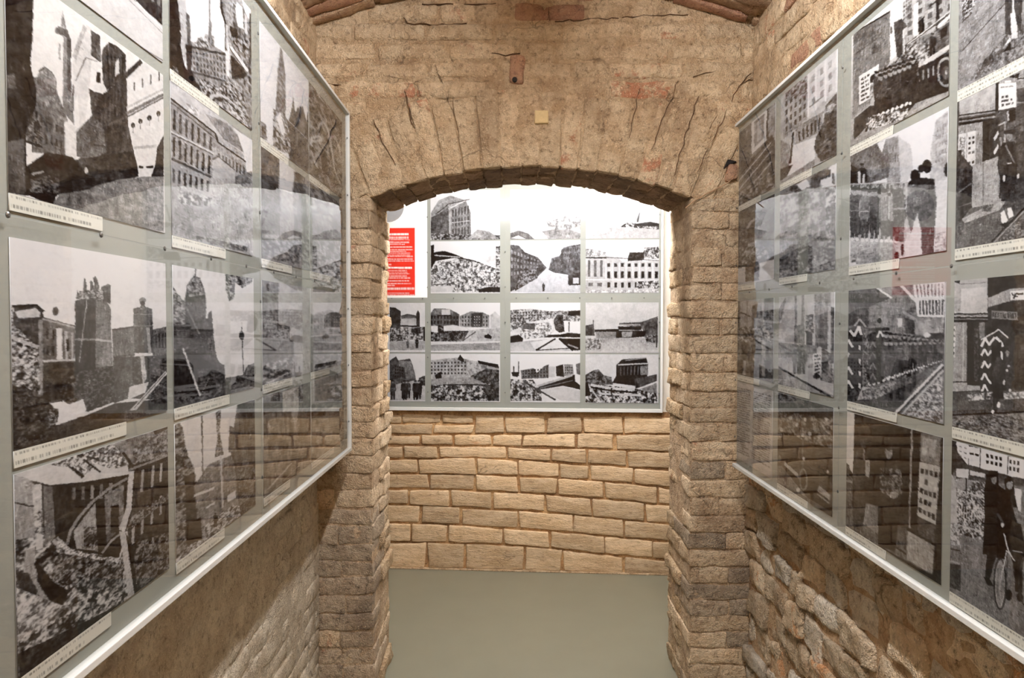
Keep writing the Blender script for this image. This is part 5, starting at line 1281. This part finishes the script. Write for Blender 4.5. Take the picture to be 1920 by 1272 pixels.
BR_ = [(1.905, 2.185), (1.600, 1.897), (1.262, 1.546), (.980, 1.254)]
BC = [(-.890, -.500), (-.466, -.068), (-.009, .386), (.416, .823)]
def pics_back():
    out = []
    def new(c, r, sd): return Pic(BW, BC[c][0], BC[c][1], BR_[r][0], BR_[r][1], False, .9, sd, .5)
    P = new(1, 0, 61).z('B1').bg(.90, .88)
    P.p([(600, 330), (680, 200), (800, 150), (960, 200), (1010, 330), (1010, 600), (600, 600)], .55, .1, 4).l([(640, 360), (960, 200)], 2.5, .8).l([(650, 345), (780, 240), (1000, 190)], 1.4, .2)
    P.w([(810, 290), (1000, 240), (1000, 560), (810, 580)], 6, 3, .3, .4, .75).p([(600, 380), (780, 280), (790, 600), (600, 600)], .38, .12, 4).l([(795, 260), (795, 600)], 2.5, .7).l([(820, 430), (1000, 410)], 1.6, .75)
    P.r([(600, 540), (1320, 560), (1320, 610), (600, 610)], .15, .7, 3).p([(980, 590), (1080, 500), (1200, 520), (1310, 600)], .62, .1, 4)
    out.append((P, 'photograph of a corner house over rubble', 40, .0))
    P = new(2, 0, 62).z('B2').bg(.88, .84)
    P.p([(90, 540), (180, 510), (280, 540), (350, 605), (90, 608)], .45, .06).p([(100, 590), (180, 560), (260, 600)], .85).p([(420, 520), (640, 480), (830, 540), (830, 608), (500, 608)], .6, .08, 5).p([(300, 560), (400, 540), (500, 605), (360, 605)], .9)
    P.r([(420, 300), (830, 250), (830, 500), (500, 500)], .5, .8, 5)
    out.append((P, 'pale photograph of an arched bridge', 41, .0))
    P = new(3, 0, 63).z('B2').bg(.90, .86)
    P.l([(1410, 420), (1450, 260)], 3.4, .3).l([(1410, 410), (1325, 280)], 1.2, .55).l([(1325, 280), (1270, 430)], 1.2, .6).l([(1325, 280), (1380, 430)], 1.2, .6).e(1455, 262, 14, 8, .2)
    P.r([(1180, 500), (1300, 430), (1420, 440), (1540, 420), (1640, 440), (1640, 500)], .1, .8, 3).p([(1400, 440), (1540, 420), (1640, 440), (1640, 470), (1400, 462)], .14, .08).p([(1000, 500), (1200, 470), (1640, 500), (1640, 610), (890, 610)], .72, .05, 5)
    out.append((P, 'photograph of a crane over a collapsed bridge', 42, .0))
    P = new(1, 1, 64).z('B1').bg(.92, .90)
    P.r([(600, 920), (680, 830), (800, 830), (900, 790), (1060, 830), (1200, 880), (1300, 920), (1320, 1150), (600, 1150)], .28, .92, 3)
    P.p([(600, 670), (632, 660), (632, 740), (740, 725), (850, 760), (940, 800), (820, 800), (650, 830), (600, 920)], .12, .08).l([(640, 770), (900, 790)], 2, .75).l([(880, 800), (1000, 815), (1110, 850)], 1.8, .15)
    P.p([(1120, 800), (1300, 760), (1320, 900), (1250, 890)], .82, .08, 4).r([(1270, 680), (1325, 670), (1325, 1010), (1270, 1030)], .2, .8, 3).p([(600, 1090), (850, 1080), (820, 1150), (600, 1150)], .78, .04).p([(1090, 1120), (1200, 1095), (1320, 1100), (1320, 1150), (1090, 1150)], .14, .08).l([(610, 1075), (840, 1060)], 1.6, .3)
    out.append((P, 'photograph of a mound of rubble', 43, .0))
    P = new(2, 1, 65).z('B2').bg(.90, .88)
    P.p([(85, 660), (180, 670), (250, 740), (380, 790), (430, 850), (470, 900), (380, 990), (140, 1150), (85, 1150)], .40, .16, 5, .28).w([(95, 690), (400, 820), (380, 940), (95, 1000)], 9, 4, .55, .5, .5)
    P.p([(520, 800), (610, 770), (640, 690), (720, 670), (830, 650), (830, 1060), (690, 1080), (690, 970), (550, 950), (490, 920)], .50, .16, 5, .3).w([(620, 700), (825, 670), (825, 920), (560, 900)], 9, 4, .35, .4, .6)
    P.p([(85, 1150), (380, 1000), (480, 920), (560, 960), (690, 980), (690, 1070), (830, 1080), (830, 1150)], .78, .06, 5).p([(700, 970), (825, 940), (825, 1075), (700, 1080)], .25, .1).p([(740, 1000), (800, 1000), (800, 1060), (740, 1060)], .8, .05)
    P.f(438, 1140, 90, .15).r([(200, 960), (380, 900), (380, 1000), (140, 1140)], .15, .6, 3)
    out.append((P, 'photograph looking down an empty street between ruins', 44, -.4))
    P = new(3, 1, 66).z('B2').bg(.94, .92)
    P.p([(870, 700), (980, 700), (1090, 740), (1090, 780), (1200, 790), (1250, 830), (1640, 830), (1640, 1130), (870, 1130)], .74, .05, 5)
    P.r([(875, 700), (1090, 740), (1090, 780), (875, 780)], .45, .8, 3).l([(875, 795), (1090, 795)], 2.4, .2).l([(1090, 790), (1640, 825)], 2, .5).p([(1310, 800), (1330, 740), (1480, 740), (1480, 820), (1310, 830)], .2, .16, 3).r([(1480, 690), (1640, 680), (1640, 810), (1480, 800)], .25, .85, 3).l([(1440, 800), (1485, 720)], 2, .1)
    P.w([(880, 810), (1070, 810), (1070, 1000), (880, 1000)], 3, 1, .5, .4, .9).w([(1080, 840), (1640, 840), (1640, 900), (1080, 900)], 8, 1, .22, .4, .6).w([(1080, 930), (1640, 930), (1640, 1010), (1080, 1010)], 8, 1, .12, .45, .85).w([(1080, 1040), (1640, 1040), (1640, 1110), (1080, 1110)], 8, 1, .16, .4, .75).w([(880, 1040), (1070, 1040), (1070, 1100), (880, 1100)], 2, 1, .4)
    for i in range(9): P.l([(1085 + i * 69, 845), (1085 + i * 69, 1010)], 1.6, .9)
    P.l([(875, 1020), (1640, 1025)], 2, .86).r([(1400, 1040), (1640, 1030), (1640, 1110), (1400, 1110)], .1, .9, 3).r([(870, 1130), (1640, 1120), (1640, 1190), (870, 1190)], .6, .92, 3)
    out.append((P, 'photograph of a burnt-out palace front with empty windows', 45, .0))
    P = new(0, 2, 67).z('B3').bg(.88, .86)
    P.p([(60, 150), (110, 150), (175, 190), (170, 360), (60, 380)], .26, .1).p([(175, 240), (350, 235), (350, 345), (170, 340)], .74, .05).p([(175, 235), (240, 215), (345, 235), (345, 260), (180, 265)], .36, .1).p([(335, 210), (350, 175), (370, 215), (370, 350), (335, 350)], .22, .08).l([(170, 340), (340, 345)], 3, .2)
    P.r([(60, 360), (430, 350), (430, 480), (60, 500)], .2, .8, 3).r([(280, 370), (380, 350), (380, 420), (280, 410)], .06, .35, 3).p([(60, 500), (430, 490), (430, 585), (60, 590)], .66, .06).f(245, 570, 90, .3).f(340, 570, 110, .12).p([(405, 350), (425, 350), (425, 500), (405, 490)], .1)
    out.append((P, 'photograph of people in a square, upper one by the left pier', 46, .0))
    P = new(1, 2, 68).z('B3').bg(.92, .90)
    P.p([(475, 230), (520, 160), (600, 160), (690, 170), (780, 220), (780, 360), (475, 360)], .40, .12, 4).w([(480, 220), (780, 230), (780, 330), (480, 330)], 9, 2, .16).p([(600, 170), (690, 170), (690, 230), (600, 230)], .78).l([(560, 235), (700, 235)], 2.4, .1)
    P.p([(785, 240), (900, 190), (1020, 200), (1090, 230), (1090, 360), (785, 350)], .56, .1, 4).w([(800, 230), (1080, 230), (1080, 350), (800, 345)], 9, 3, .26).p([(905, 210), (1020, 205), (1020, 350), (905, 350)], .28, .08).w([(925, 230), (1000, 230), (1000, 345), (925, 345)], 3, 4, .7, .35, .35)
    P.p([(1100, 230), (1150, 190), (1200, 240), (1200, 360), (1100, 360)], .75, .08).r([(475, 320), (620, 340), (620, 500), (475, 500)], .04, .6, 4).p([(490, 340), (560, 340), (560, 410), (490, 400)], .85, .03).p([(620, 340), (720, 330), (860, 360), (900, 390), (720, 410), (620, 410)], .84, .05).r([(620, 390), (900, 390), (820, 500), (620, 500)], .04, .5, 4)
    P.p([(880, 390), (1000, 370), (1200, 360), (1200, 500), (820, 500)], .70, .1, 4).p([(1040, 440), (1080, 420), (1115, 450), (1110, 475), (1040, 460)], .06).l([(820, 490), (950, 400)], 1.8, .3).p([(475, 510), (1200, 495), (1200, 520), (475, 545)], .86, .03).p([(475, 535), (1200, 510), (1200, 590), (475, 595)], .62, .08, 4, sx=16)
    out.append((P, 'photograph of river bank houses and a broken bridge', 47, .0))
    P = new(2, 2, 69).z('B4').bg(.95, .93)
    P.r([(85, 180), (300, 165), (500, 190), (820, 180), (820, 300), (520, 280), (85, 400)], .28, .80, 3).w([(130, 190), (420, 190), (420, 270), (130, 280)], 10, 3, .3).p([(690, 190), (820, 180), (820, 230), (690, 235)], .16, .06)
    P.p([(85, 400), (350, 290), (550, 260), (560, 390), (460, 470), (85, 480)], .84, .06, 4).r([(200, 330), (520, 300), (520, 450), (200, 480)], .4, .95, 3).p([(210, 370), (240, 320), (350, 310), (350, 380)], .35, .08).p([(655, 310), (820, 290), (820, 400), (660, 410)], .92, .02).l([(700, 300), (700, 400)], 1.8, .2)
    P.r([(540, 290), (570, 240), (640, 235), (655, 400), (600, 410), (560, 380)], .06, .45, 3).p([(85, 450), (180, 430), (230, 470), (220, 505), (85, 515)], .08, .04).p([(440, 460), (500, 430), (600, 430), (700, 410), (820, 420), (820, 460), (600, 455)], .14, .06)
    P.p([(85, 515), (300, 490), (560, 470), (700, 560), (820, 600), (85, 600)], .74, .05).p([(300, 510), (560, 465), (700, 570), (360, 600)], .86, .03).l([(360, 590), (560, 472)], 3, .1).l([(600, 470), (740, 590)], 4, .1).l([(360, 590), (700, 570)], 1.6, .2).p([(620, 470), (820, 470), (820, 590), (740, 590)], .10, .08).l([(690, 530), (790, 570)], 3, .6)
    out.append((P, 'photograph of a sunken bridge deck in a canal', 48, .0))
    P = new(3, 2, 70).z('B4').bg(.80, .74)
    P.p([(860, 340), (960, 320), (970, 440), (860, 440)], .3, .14, 4).l([(955, 280), (955, 440)], 1.6, .4).p([(970, 380), (1220, 370), (1220, 400), (970, 405)], .08, .03).p([(980, 400), (1210, 400), (1200, 470), (980, 470)], .55, .08, 4)
    P.p([(1220, 310), (1450, 300), (1620, 240), (1620, 470), (1520, 470), (1450, 360), (1220, 330)], .36, .14, 4).p([(1210, 345), (1450, 350), (1450, 385), (1210, 380)], .12, .05).p([(1190, 390), (1500, 390), (1490, 450), (1370, 460), (1190, 470)], .12, .06).p([(1250, 400), (1360, 400), (1350, 450), (1250, 460)], .6, .06).l([(1230, 330), (1440, 330)], 2, .7)
    P.p([(860, 470), (1350, 460), (1620, 480), (1620, 600), (860, 600)], .62, .08, 4, .74).r([(860, 460), (1050, 470), (1030, 580), (860, 590)], .35, .75, 3).r([(1480, 440), (1620, 420), (1620, 520), (1500, 500)], .15, .6, 3).l([(1608, 280), (1608, 560)], 2, .25)
    out.append((P, 'photograph of a fallen railway bridge over water', 49, .1))
    P = new(0, 3, 71).z('B3').bg(.90, .88)
    P.p([(60, 700), (125, 660), (150, 700), (270, 680), (300, 760), (330, 880), (330, 1000), (60, 1110)], .34, .14, 5).p([(150, 700), (280, 710), (290, 770), (160, 770)], .56, .08).p([(210, 770), (300, 760), (330, 880), (230, 900)], .48, .08).w([(110, 740), (200, 760), (200, 880), (110, 880)], 4, 4, .15)
    P.p([(60, 960), (330, 900), (440, 950), (440, 1110), (60, 1110)], .72, .06).r([(360, 880), (440, 850), (440, 960), (360, 950)], .05, .5, 3).crowd([(90, 1100), (430, 1040), (430, 1105), (90, 1110)], 9, 130, 210, .08, .3, .5)
    out.append((P, 'photograph of people in a square, lower one by the left pier', 50, .0))
    P = new(1, 3, 72).z('B3').bg(.90, .88)
    P.p([(475, 700), (640, 680), (780, 670), (860, 690), (1080, 740), (1190, 760), (1190, 900), (475, 900)], .66, .12, 4).w([(480, 710), (860, 700), (860, 850), (480, 850)], 11, 4, .22, .45, .5).p([(760, 690), (790, 640), (830, 690), (830, 720)], .14, .08).r([(860, 700), (1080, 720), (1060, 860), (860, 870)], .5, .75, 4)
    P.p([(970, 700), (1180, 740), (1190, 780), (980, 730)], .1, .05).r([(900, 860), (1060, 780), (1190, 800), (1190, 950), (900, 930)], .03, .5, 4).r([(530, 850), (600, 810), (600, 890), (540, 900)], .05, .3, 3).p([(475, 890), (900, 870), (1050, 940), (475, 960)], .62, .1, 4).l([(620, 950), (1080, 950)], 2.4, .15)
    P.r([(475, 950), (1190, 960), (1190, 1115), (475, 1115)], .05, .85, 4).r([(1020, 960), (1190, 930), (1190, 1115), (1080, 1115)], .03, .4, 5)
    out.append((P, 'photograph of a crowd before pale house fronts', 51, .0))
    P = new(2, 3, 73).z('B4').bg(.93, .90)
    P.p([(200, 800), (340, 780), (370, 830), (440, 760), (490, 740), (490, 880), (210, 890)], .42, .14, 4).w([(210, 800), (490, 770), (490, 870), (210, 880)], 9, 3, .2).p([(490, 760), (560, 760), (560, 870), (490, 870)], .75, .08).p([(565, 760), (640, 740), (650, 870), (570, 860)], .2, .1).p([(650, 740), (740, 740), (750, 850), (650, 860)], .6, .12, 4).w([(655, 760), (740, 760), (740, 840), (655, 840)], 4, 3, .25).p([(770, 740), (820, 720), (820, 850), (780, 840)], .4, .1)
    P.p([(340, 980), (500, 920), (740, 850), (760, 910), (820, 960), (820, 1000), (640, 960), (400, 1000)], .12, .06).l([(360, 970), (740, 850)], 4, .72).l([(400, 985), (740, 905)], 1.6, .5).l([(750, 850), (752, 940)], 4, .08).p([(380, 1000), (640, 970), (820, 1010), (820, 1120), (620, 1110)], .82, .03)
    P.l([(130, 760), (130, 860)], 2.2, .25).l([(182, 710), (182, 860)], 1.6, .3).p([(105, 820), (190, 820), (170, 870), (120, 860)], .1).r([(85, 890), (330, 900), (420, 1020), (420, 1115), (85, 1115)], .05, .85, 4).l([(240, 920), (560, 1105)], 3, .3)
    out.append((P, 'photograph of a bridge deck tilted into the water', 52, .0))
    P = new(3, 3, 74).z('B4').bg(.82, .86)
    P.r([(870, 850), (960, 800), (1010, 790), (1060, 850), (1140, 870), (1160, 950), (870, 950)], .15, .55, 4).p([(1190, 750), (1250, 690), (1500, 670), (1520, 740), (1510, 860), (1380, 960), (1150, 930), (1190, 860)], .14, .08, 4).l([(1210, 745), (1520, 730)], 2.6, .75).l([(1290, 700), (1500, 672)], 2, .6).w([(1220, 760), (1510, 750), (1500, 850), (1220, 860)], 8, 1, .42, .3, .9)
    P.p([(1440, 760), (1520, 750), (1520, 850), (1440, 850)], .5, .12, 3).p([(1380, 890), (1610, 840), (1610, 920), (1390, 990)], .3, .1).p([(1390, 1000), (1610, 920), (1610, 1060), (1440, 1060)], .56, .1, 4).l([(1400, 1000), (1610, 920)], 3, .85)
    P.r([(865, 930), (1390, 990), (1610, 1040), (1610, 1140), (865, 1130)], .05, .92, 4).l([(930, 950), (1140, 985), (1380, 1000)], 4, .8).l([(930, 975), (1140, 1010), (1380, 1030)], 3, .08).l([(1030, 1040), (1450, 1060)], 4, .8).l([(900, 950), (1020, 1110)], 3, .75).p([(865, 920), (900, 930), (930, 1060), (865, 1070)], .06).l([(1145, 985), (1145, 1060)], 3, .1)
    out.append((P, 'photograph of a wrecked bridge below a columned ruin', 53, .0))
    return out

# ------------------------------------------------------------------ display panels
def caption(fr, u0, u1, v0, v1, n, parent, flip, rows, seed):
    W = max(30, int((u1 - u0) * 620)); H = max(10, int((v1 - v0) * 800))
    A = np.full((H, W), .84); rs = np.random.RandomState(seed)
    for k in range(rows):
        y0 = int((k + .32) / rows * H); y1 = max(y0 + 1, int((k + .66) / rows * H)); x = 2; end = W - 2 if k < rows - 1 else int(W * rs.uniform(.6, .95))
        while x < end:
            l = rs.randint(1, 4); A[y0:y1, x:min(x + l, end)] = rs.uniform(.52, .76); x += l + (1 if rs.rand() < .8 else 3)
    L = ((A + .055) / 1.055) ** 2.4
    rgb = np.stack([L, L * .97, L * .86], -1)
    return print_mesh('caption_strip', fr, u0, u1, v0, v1, rgb, n, parent, flip)

def screw(fr, u, v, n, parent):
    V, F = [], []; k = 8
    for r, h in ((.0038, 0), (.0038, .001), (.0022, .002)):
        for i in range(k):
            a = 2 * math.pi * i / k; V.append(fr.w(u + r * math.cos(a), v + r * math.sin(a), n + h))
    for ring in range(2):
        for i in range(k): F.append((ring * k + i, ring * k + (i + 1) % k, (ring + 1) * k + (i + 1) % k, (ring + 1) * k + i))
    F.append(tuple(range(2 * k, 3 * k)))
    o = mesh_obj('screw', V, F, M['steel'], parent, loc=fr.w(u, v, n)); fix_normals(o)

def display_panel(label, fr, u0, u1, v0, v1, flip, sheets, prints, acr, wall_gap, far_edge, caps, frame_w=.013):
    t = empty('display_panel', tuple(fr.w((u0 + u1) / 2, v0, -.02)))
    tag(t, label, 'display panel', 'photo display panels')
    box('mount_board', fr, u0 + .004, u1 - .004, v0 + .004, v1 - .004, -.018, 0, M['board'], t)
    # white edge strips
    box('frame_strip', fr, u0, u1, v1 - frame_w * .3, v1 + .006, -.03, .014, M['white'], t, bevel=.0015)
    box('frame_strip', fr, u0, u1, v0 - .007, v0 + frame_w * .4, -.03, .014, M['white'], t, bevel=.0015)
    for e in far_edge:
        a, b = (u1 - .003, u1 + .010) if e > 0 else (u0 - .012, u0 + .004)
        box('frame_strip', fr, a, b, v0 - .007, v1 + .006, -.03, .014, M['white'], t, bevel=.0015)
    # battens to the wall
    for v in (v0 + .25, v1 - .25):
        box('batten', fr, u0 + .05, u1 - .05, v - .025, v + .025, -wall_gap, -.019, M['wood'], t)
    for i, (P, lab, sd, warm) in enumerate(prints):
        o = print_mesh('photograph', fr, P.u0, P.u1, P.v0, P.v1, P.ink(warm), .0018, t, flip)
        o['label'] = lab
        if caps and sd not in (23,):
            rs = random.Random(sd); L = (P.u1 - P.u0) * rs.uniform(.48, .66)
            a, b = (P.u1 - L, P.u1) if flip else (P.u0, P.u0 + L)
            if sd in (0, ): continue
            caption(fr, a, b, P.v0 - .020, P.v0 - .0006, .0021, o, flip, 3 if sd % 4 == 0 else 2, sd)
    for (a, b, c, d) in sheets:
        box('acrylic_sheet', fr, a + .0012, b - .0012, c + .0012, d - .0012, .0045, .0075, acr, t)
    us_ = sorted({q[0] for q in sheets} | {q[1] for q in sheets}); mid = max(q[2] for q in sheets)
    u = u0 + .06
    while u < u1 - .05:
        screw(fr, u, mid, .0075, t); u += .179
    for u in us_:
        for v in np.arange(v0 + .10, v1 - .05, .20):
            screw(fr, min(max(u, u0 + .010), u1 - .010), float(v), .0075, t)
    return t

LM, RM = 1.558, 1.537
left_panel = display_panel('long photo panel on the left wall, with tower, monument and ruin pictures', LP, .715, 2.475, .985, 2.172, False,
    [(.72, 1.577, .99, LM), (.72, 1.577, LM, 2.166), (1.577, 2.47, .99, LM), (1.577, 2.47, LM, 2.166)],
    pics_left(), M['acrylic'], .136, [1, -1], True)
right_panel = display_panel('long photo panel on the right wall, with soldiers, sentry box and bicycle pictures', RP, .806, 2.45, .935, 2.122, True,
    [(.81, 1.648, .94, RM), (.81, 1.648, RM, 2.116), (1.648, 2.445, .94, RM), (1.648, 2.445, RM, 2.116)],
    pics_right(), M['acrylic'], .10, [-1], True)
BM = 1.572
back_panel = display_panel('photo panel on the far brick wall, with bridge pictures and red text', BW, -.93, .836, .935, 2.24, False,
    [(-.925, -.483, .94, BM), (-.483, -.038, .94, BM), (-.483, -.038, BM, 2.235), (-.038, .833, .94, BM), (-.038, .833, BM, 2.235)],
    pics_back(), M['acrylic_b'], .035, [1, -1], False, frame_w=.03)

# white text sheet in the upper left field of the far panel
ws = box('text_sheet', BW, -.925, -.486, BM + .004, 2.23, .0003, .0018, M['paper'], back_panel)
P = Pic(BW, -.90, -.557, 1.588, 1.975, False, 1.0, 90)
P.z('B0').bg(.0, .0, 0)
def red_block():
    H, W = P.A.shape
    A = np.zeros((H, W))
    P.A = A
    L_, R_ = -180, 480
    rows = [(155, 185, 390, 1.0), (205, 240, 390, .55), (250, 262, 400, .5), (285, 305, 405, .55), (318, 335, 330, .5), (362, 380, 450, .6), (405, 420, 455, .5), (432, 448, 350, .4), (460, 475, 420, .4), (490, 502, 420, .4), (510, 525, 455, .55), (552, 570, 455, .5), (585, 600, 470, .5), (640, 655, 120, .5),
            (683, 712, 440, 1.0), (735, 750, 360, .45), (765, 775, 370, .4), (785, 798, 405, .5), (820, 838, 360, .5), (850, 868, 410, .5), (895, 912, 395, .55), (940, 955, 430, .55), (968, 985, 170, .5), (1010, 1045, 480, .65), (1090, 1105, 400, .45), (1120, 1140, 480, .55)]
    for (a, b, e, v) in rows:
        x = L_
        while x < e:
            l = P.rs.uniform(14, 60)
            sl, ins = P.mask(P.m([(x, a), (min(x + l, e), a), (min(x + l, e), b), (x, b)]))
            P._fill(sl, ins, v); x += l + P.rs.uniform(4, 9)
    A = P.A.reshape(P.ny, 2, P.nx, 2).mean((1, 3))[..., None]
    red = np.array(srgb(206, 52, 38)[:3]); wh = np.array([.86, .80, .76])
    return red * (1 - A) + wh * A
rb = print_mesh('red_text_block', BW, P.u0, P.u1, P.v0, P.v1, red_block(), .0024, ws, False)
rb['label'] = 'red block of white lettering'
# grey disc above it
k = 28; V, F = [], []
cu, cv = BW.px(729, 388)
for h in (.0004, .0032):
    for i in range(k):
        a = 2 * math.pi * i / k; V.append(BW.w(cu + .088 * math.cos(a), cv + .088 * math.sin(a), h + .0018))
F = [(i, (i + 1) % k, k + (i + 1) % k, k + i) for i in range(k)] + [tuple(range(k, 2 * k)), tuple(range(k))[::-1]]
gd = mesh_obj('round_emblem', V, F, M['grey_disc'], ws, loc=BW.w(cu, cv, .003)); fix_normals(gd); gd['label'] = 'grey disc above the red text'

# ------------------------------------------------------------------ small things on the archway wall
# cable from the springing of the arch to the hook by the right panel
pts = [AW.px(*q) for q in ((1284, 391), (1300, 378), (1320, 366), (1345, 354), (1362, 345), (1374, 334), (1380, 322))]
cv_ = bpy.data.curves.new('cable', 'CURVE'); cv_.dimensions = '3D'; cv_.bevel_depth = .0022; cv_.bevel_resolution = 2
sp_ = cv_.splines.new('POLY'); sp_.points.add(len(pts) - 1)
for i, (u, v) in enumerate(pts):
    w = AW.w(u, v, .012); sp_.points[i].co = (*w, 1)
cv_.materials.append(M['cable'])
co = bpy.data.objects.new('cable_tmp', cv_); C.objects.link(co)
dg = bpy.context.evaluated_depsgraph_get()
me = bpy.data.meshes.new_from_object(co.evaluated_get(dg))
bpy.data.objects.remove(co)
cab = bpy.data.objects.new('wall_cable', me); C.objects.link(cab)
tag(cab, 'thin beige cable running from the arch to the right panel', 'cable')
# ochre plaster tab over the arch
u, v = AW.px(1015, 221)
tab = rock('wall_tab', AW, [(u - .026, v - .024), (u + .026, v - .023), (u + .025, v + .024), (u - .025, v + .025)], .0, .013, M['yellow'], None, seed=3, amp=.001, r=.004, res=.02)
tag(tab, 'small square ochre tab on the wall above the arch', 'wall tab')
# bare red brick end with a drilled hole
u, v = AW.px(969, 131)
rbk = rock('brick', AW, [(u - .026, v - .05), (u + .026, v - .052), (u + .030, v + .052), (u - .024, v + .05)], -.04, .014, M['red'], wall_archway, seed=8, amp=.006, r=.010, res=.02)
u, v = AW.px(965, 152)
V = [AW.w(u + .009 * math.cos(a), v + .009 * math.sin(a), h) for h in (.005, .019) for a in np.linspace(0, 2 * math.pi, 12, endpoint=False)]
F = [(i, (i + 1) % 12, 12 + (i + 1) % 12, 12 + i) for i in range(12)] + [tuple(range(12, 24))]
dp_ = mesh_obj('wall_plug', V, F, M['dark'], wall_archway, loc=AW.w(u, v, .01)); fix_normals(dp_)
# broken socket in the wall beside the right panel
u, v = AW.px(1369, 322)
rock('brick', AW, [(u - .022, v - .035), (u + .03, v - .03), (u + .03, v + .02), (u - .012, v + .026)], -.03, .018, M['red'], wall_archway, seed=12, amp=.006, r=.012, res=.02)
rock('joint_hole', AW, [(u - .026, v + .005), (u - .004, v + .022), (u + .03, v + .035), (u - .01, v + .045)], -.03, .008, M['dark'], wall_archway, seed=13, amp=.004, r=.006, res=.02)

# open joints and the crack beside the right springing
def open_joint(pts, rad):
    P0 = [np.array(AW.px(*q)) for q in pts]
    path = []
    for a, b in zip(P0[:-1], P0[1:]):
        n = max(2, int(np.linalg.norm(b - a) / .02))
        for i in range(n): path.append(a + (b - a) * i / n + np.array([jit(.005), jit(.004)]))
    path.append(P0[-1])
    V, F = [], []
    for i, q in enumerate(path):
        t = path[min(i + 1, len(path) - 1)] - path[max(i - 1, 0)]; t = t / max(1e-6, np.linalg.norm(t)); nrm = np.array([-t[1], t[0]])
        r = rad * rng.uniform(.4, 1.2) * (.3 if i in (0, len(path) - 1) else 1)
        for du, dn in ((-1, .0), (0, .0055), (1, .0), (0, -.01)):
            V.append(AW.w(*(q + nrm * r * du), dn + .001))
    for i in range(len(path) - 1):
        for k in range(4): F.append((i * 4 + k, i * 4 + (k + 1) % 4, i * 4 + 4 + (k + 1) % 4, i * 4 + 4 + k))
    o = mesh_obj('open_joint', V, F, M['crack'], wall_archway, loc=np.mean(V, 0)); fix_normals(o)
M['crack'] = plain('open_joint_shadow', srgb(104, 76, 52), .95, var=.3)
for pts, r in (([(1410, 138), (1385, 160), (1372, 190), (1352, 230), (1330, 270), (1310, 320), (1292, 365)], .0034), ([(1385, 160), (1405, 150), (1418, 147)], .0022),
               ([(758, 34), (764, 44), (830, 47), (875, 44)], .003), ([(922, 99), (950, 104), (985, 99)], .0036), ([(1030, 12), (1031, 40)], .003), ([(1042, 40), (1100, 36), (1160, 35)], .0024),
               ([(1165, 32), (1230, 30), (1290, 28)], .0024), ([(790, 9), (850, 8)], .003), ([(872, 8), (930, 7)], .003),
               ([(1178, 258), (1190, 210), (1200, 165)], .0018), ([(1222, 280), (1246, 215), (1272, 150)], .002), ([(700, 225), (720, 270), (742, 310)], .002), ([(815, 120), (830, 160), (852, 215)], .0016),
               ([(760, 168), (768, 215), (778, 240)], .0016), ([(1300, 145), (1345, 132)], .002), ([(600, 155), (640, 160)], .0016),
               ([(1262, 330), (1290, 240), (1310, 180)], .002), ([(1320, 260), (1345, 215)], .002)):
    open_joint(pts, r * .55)
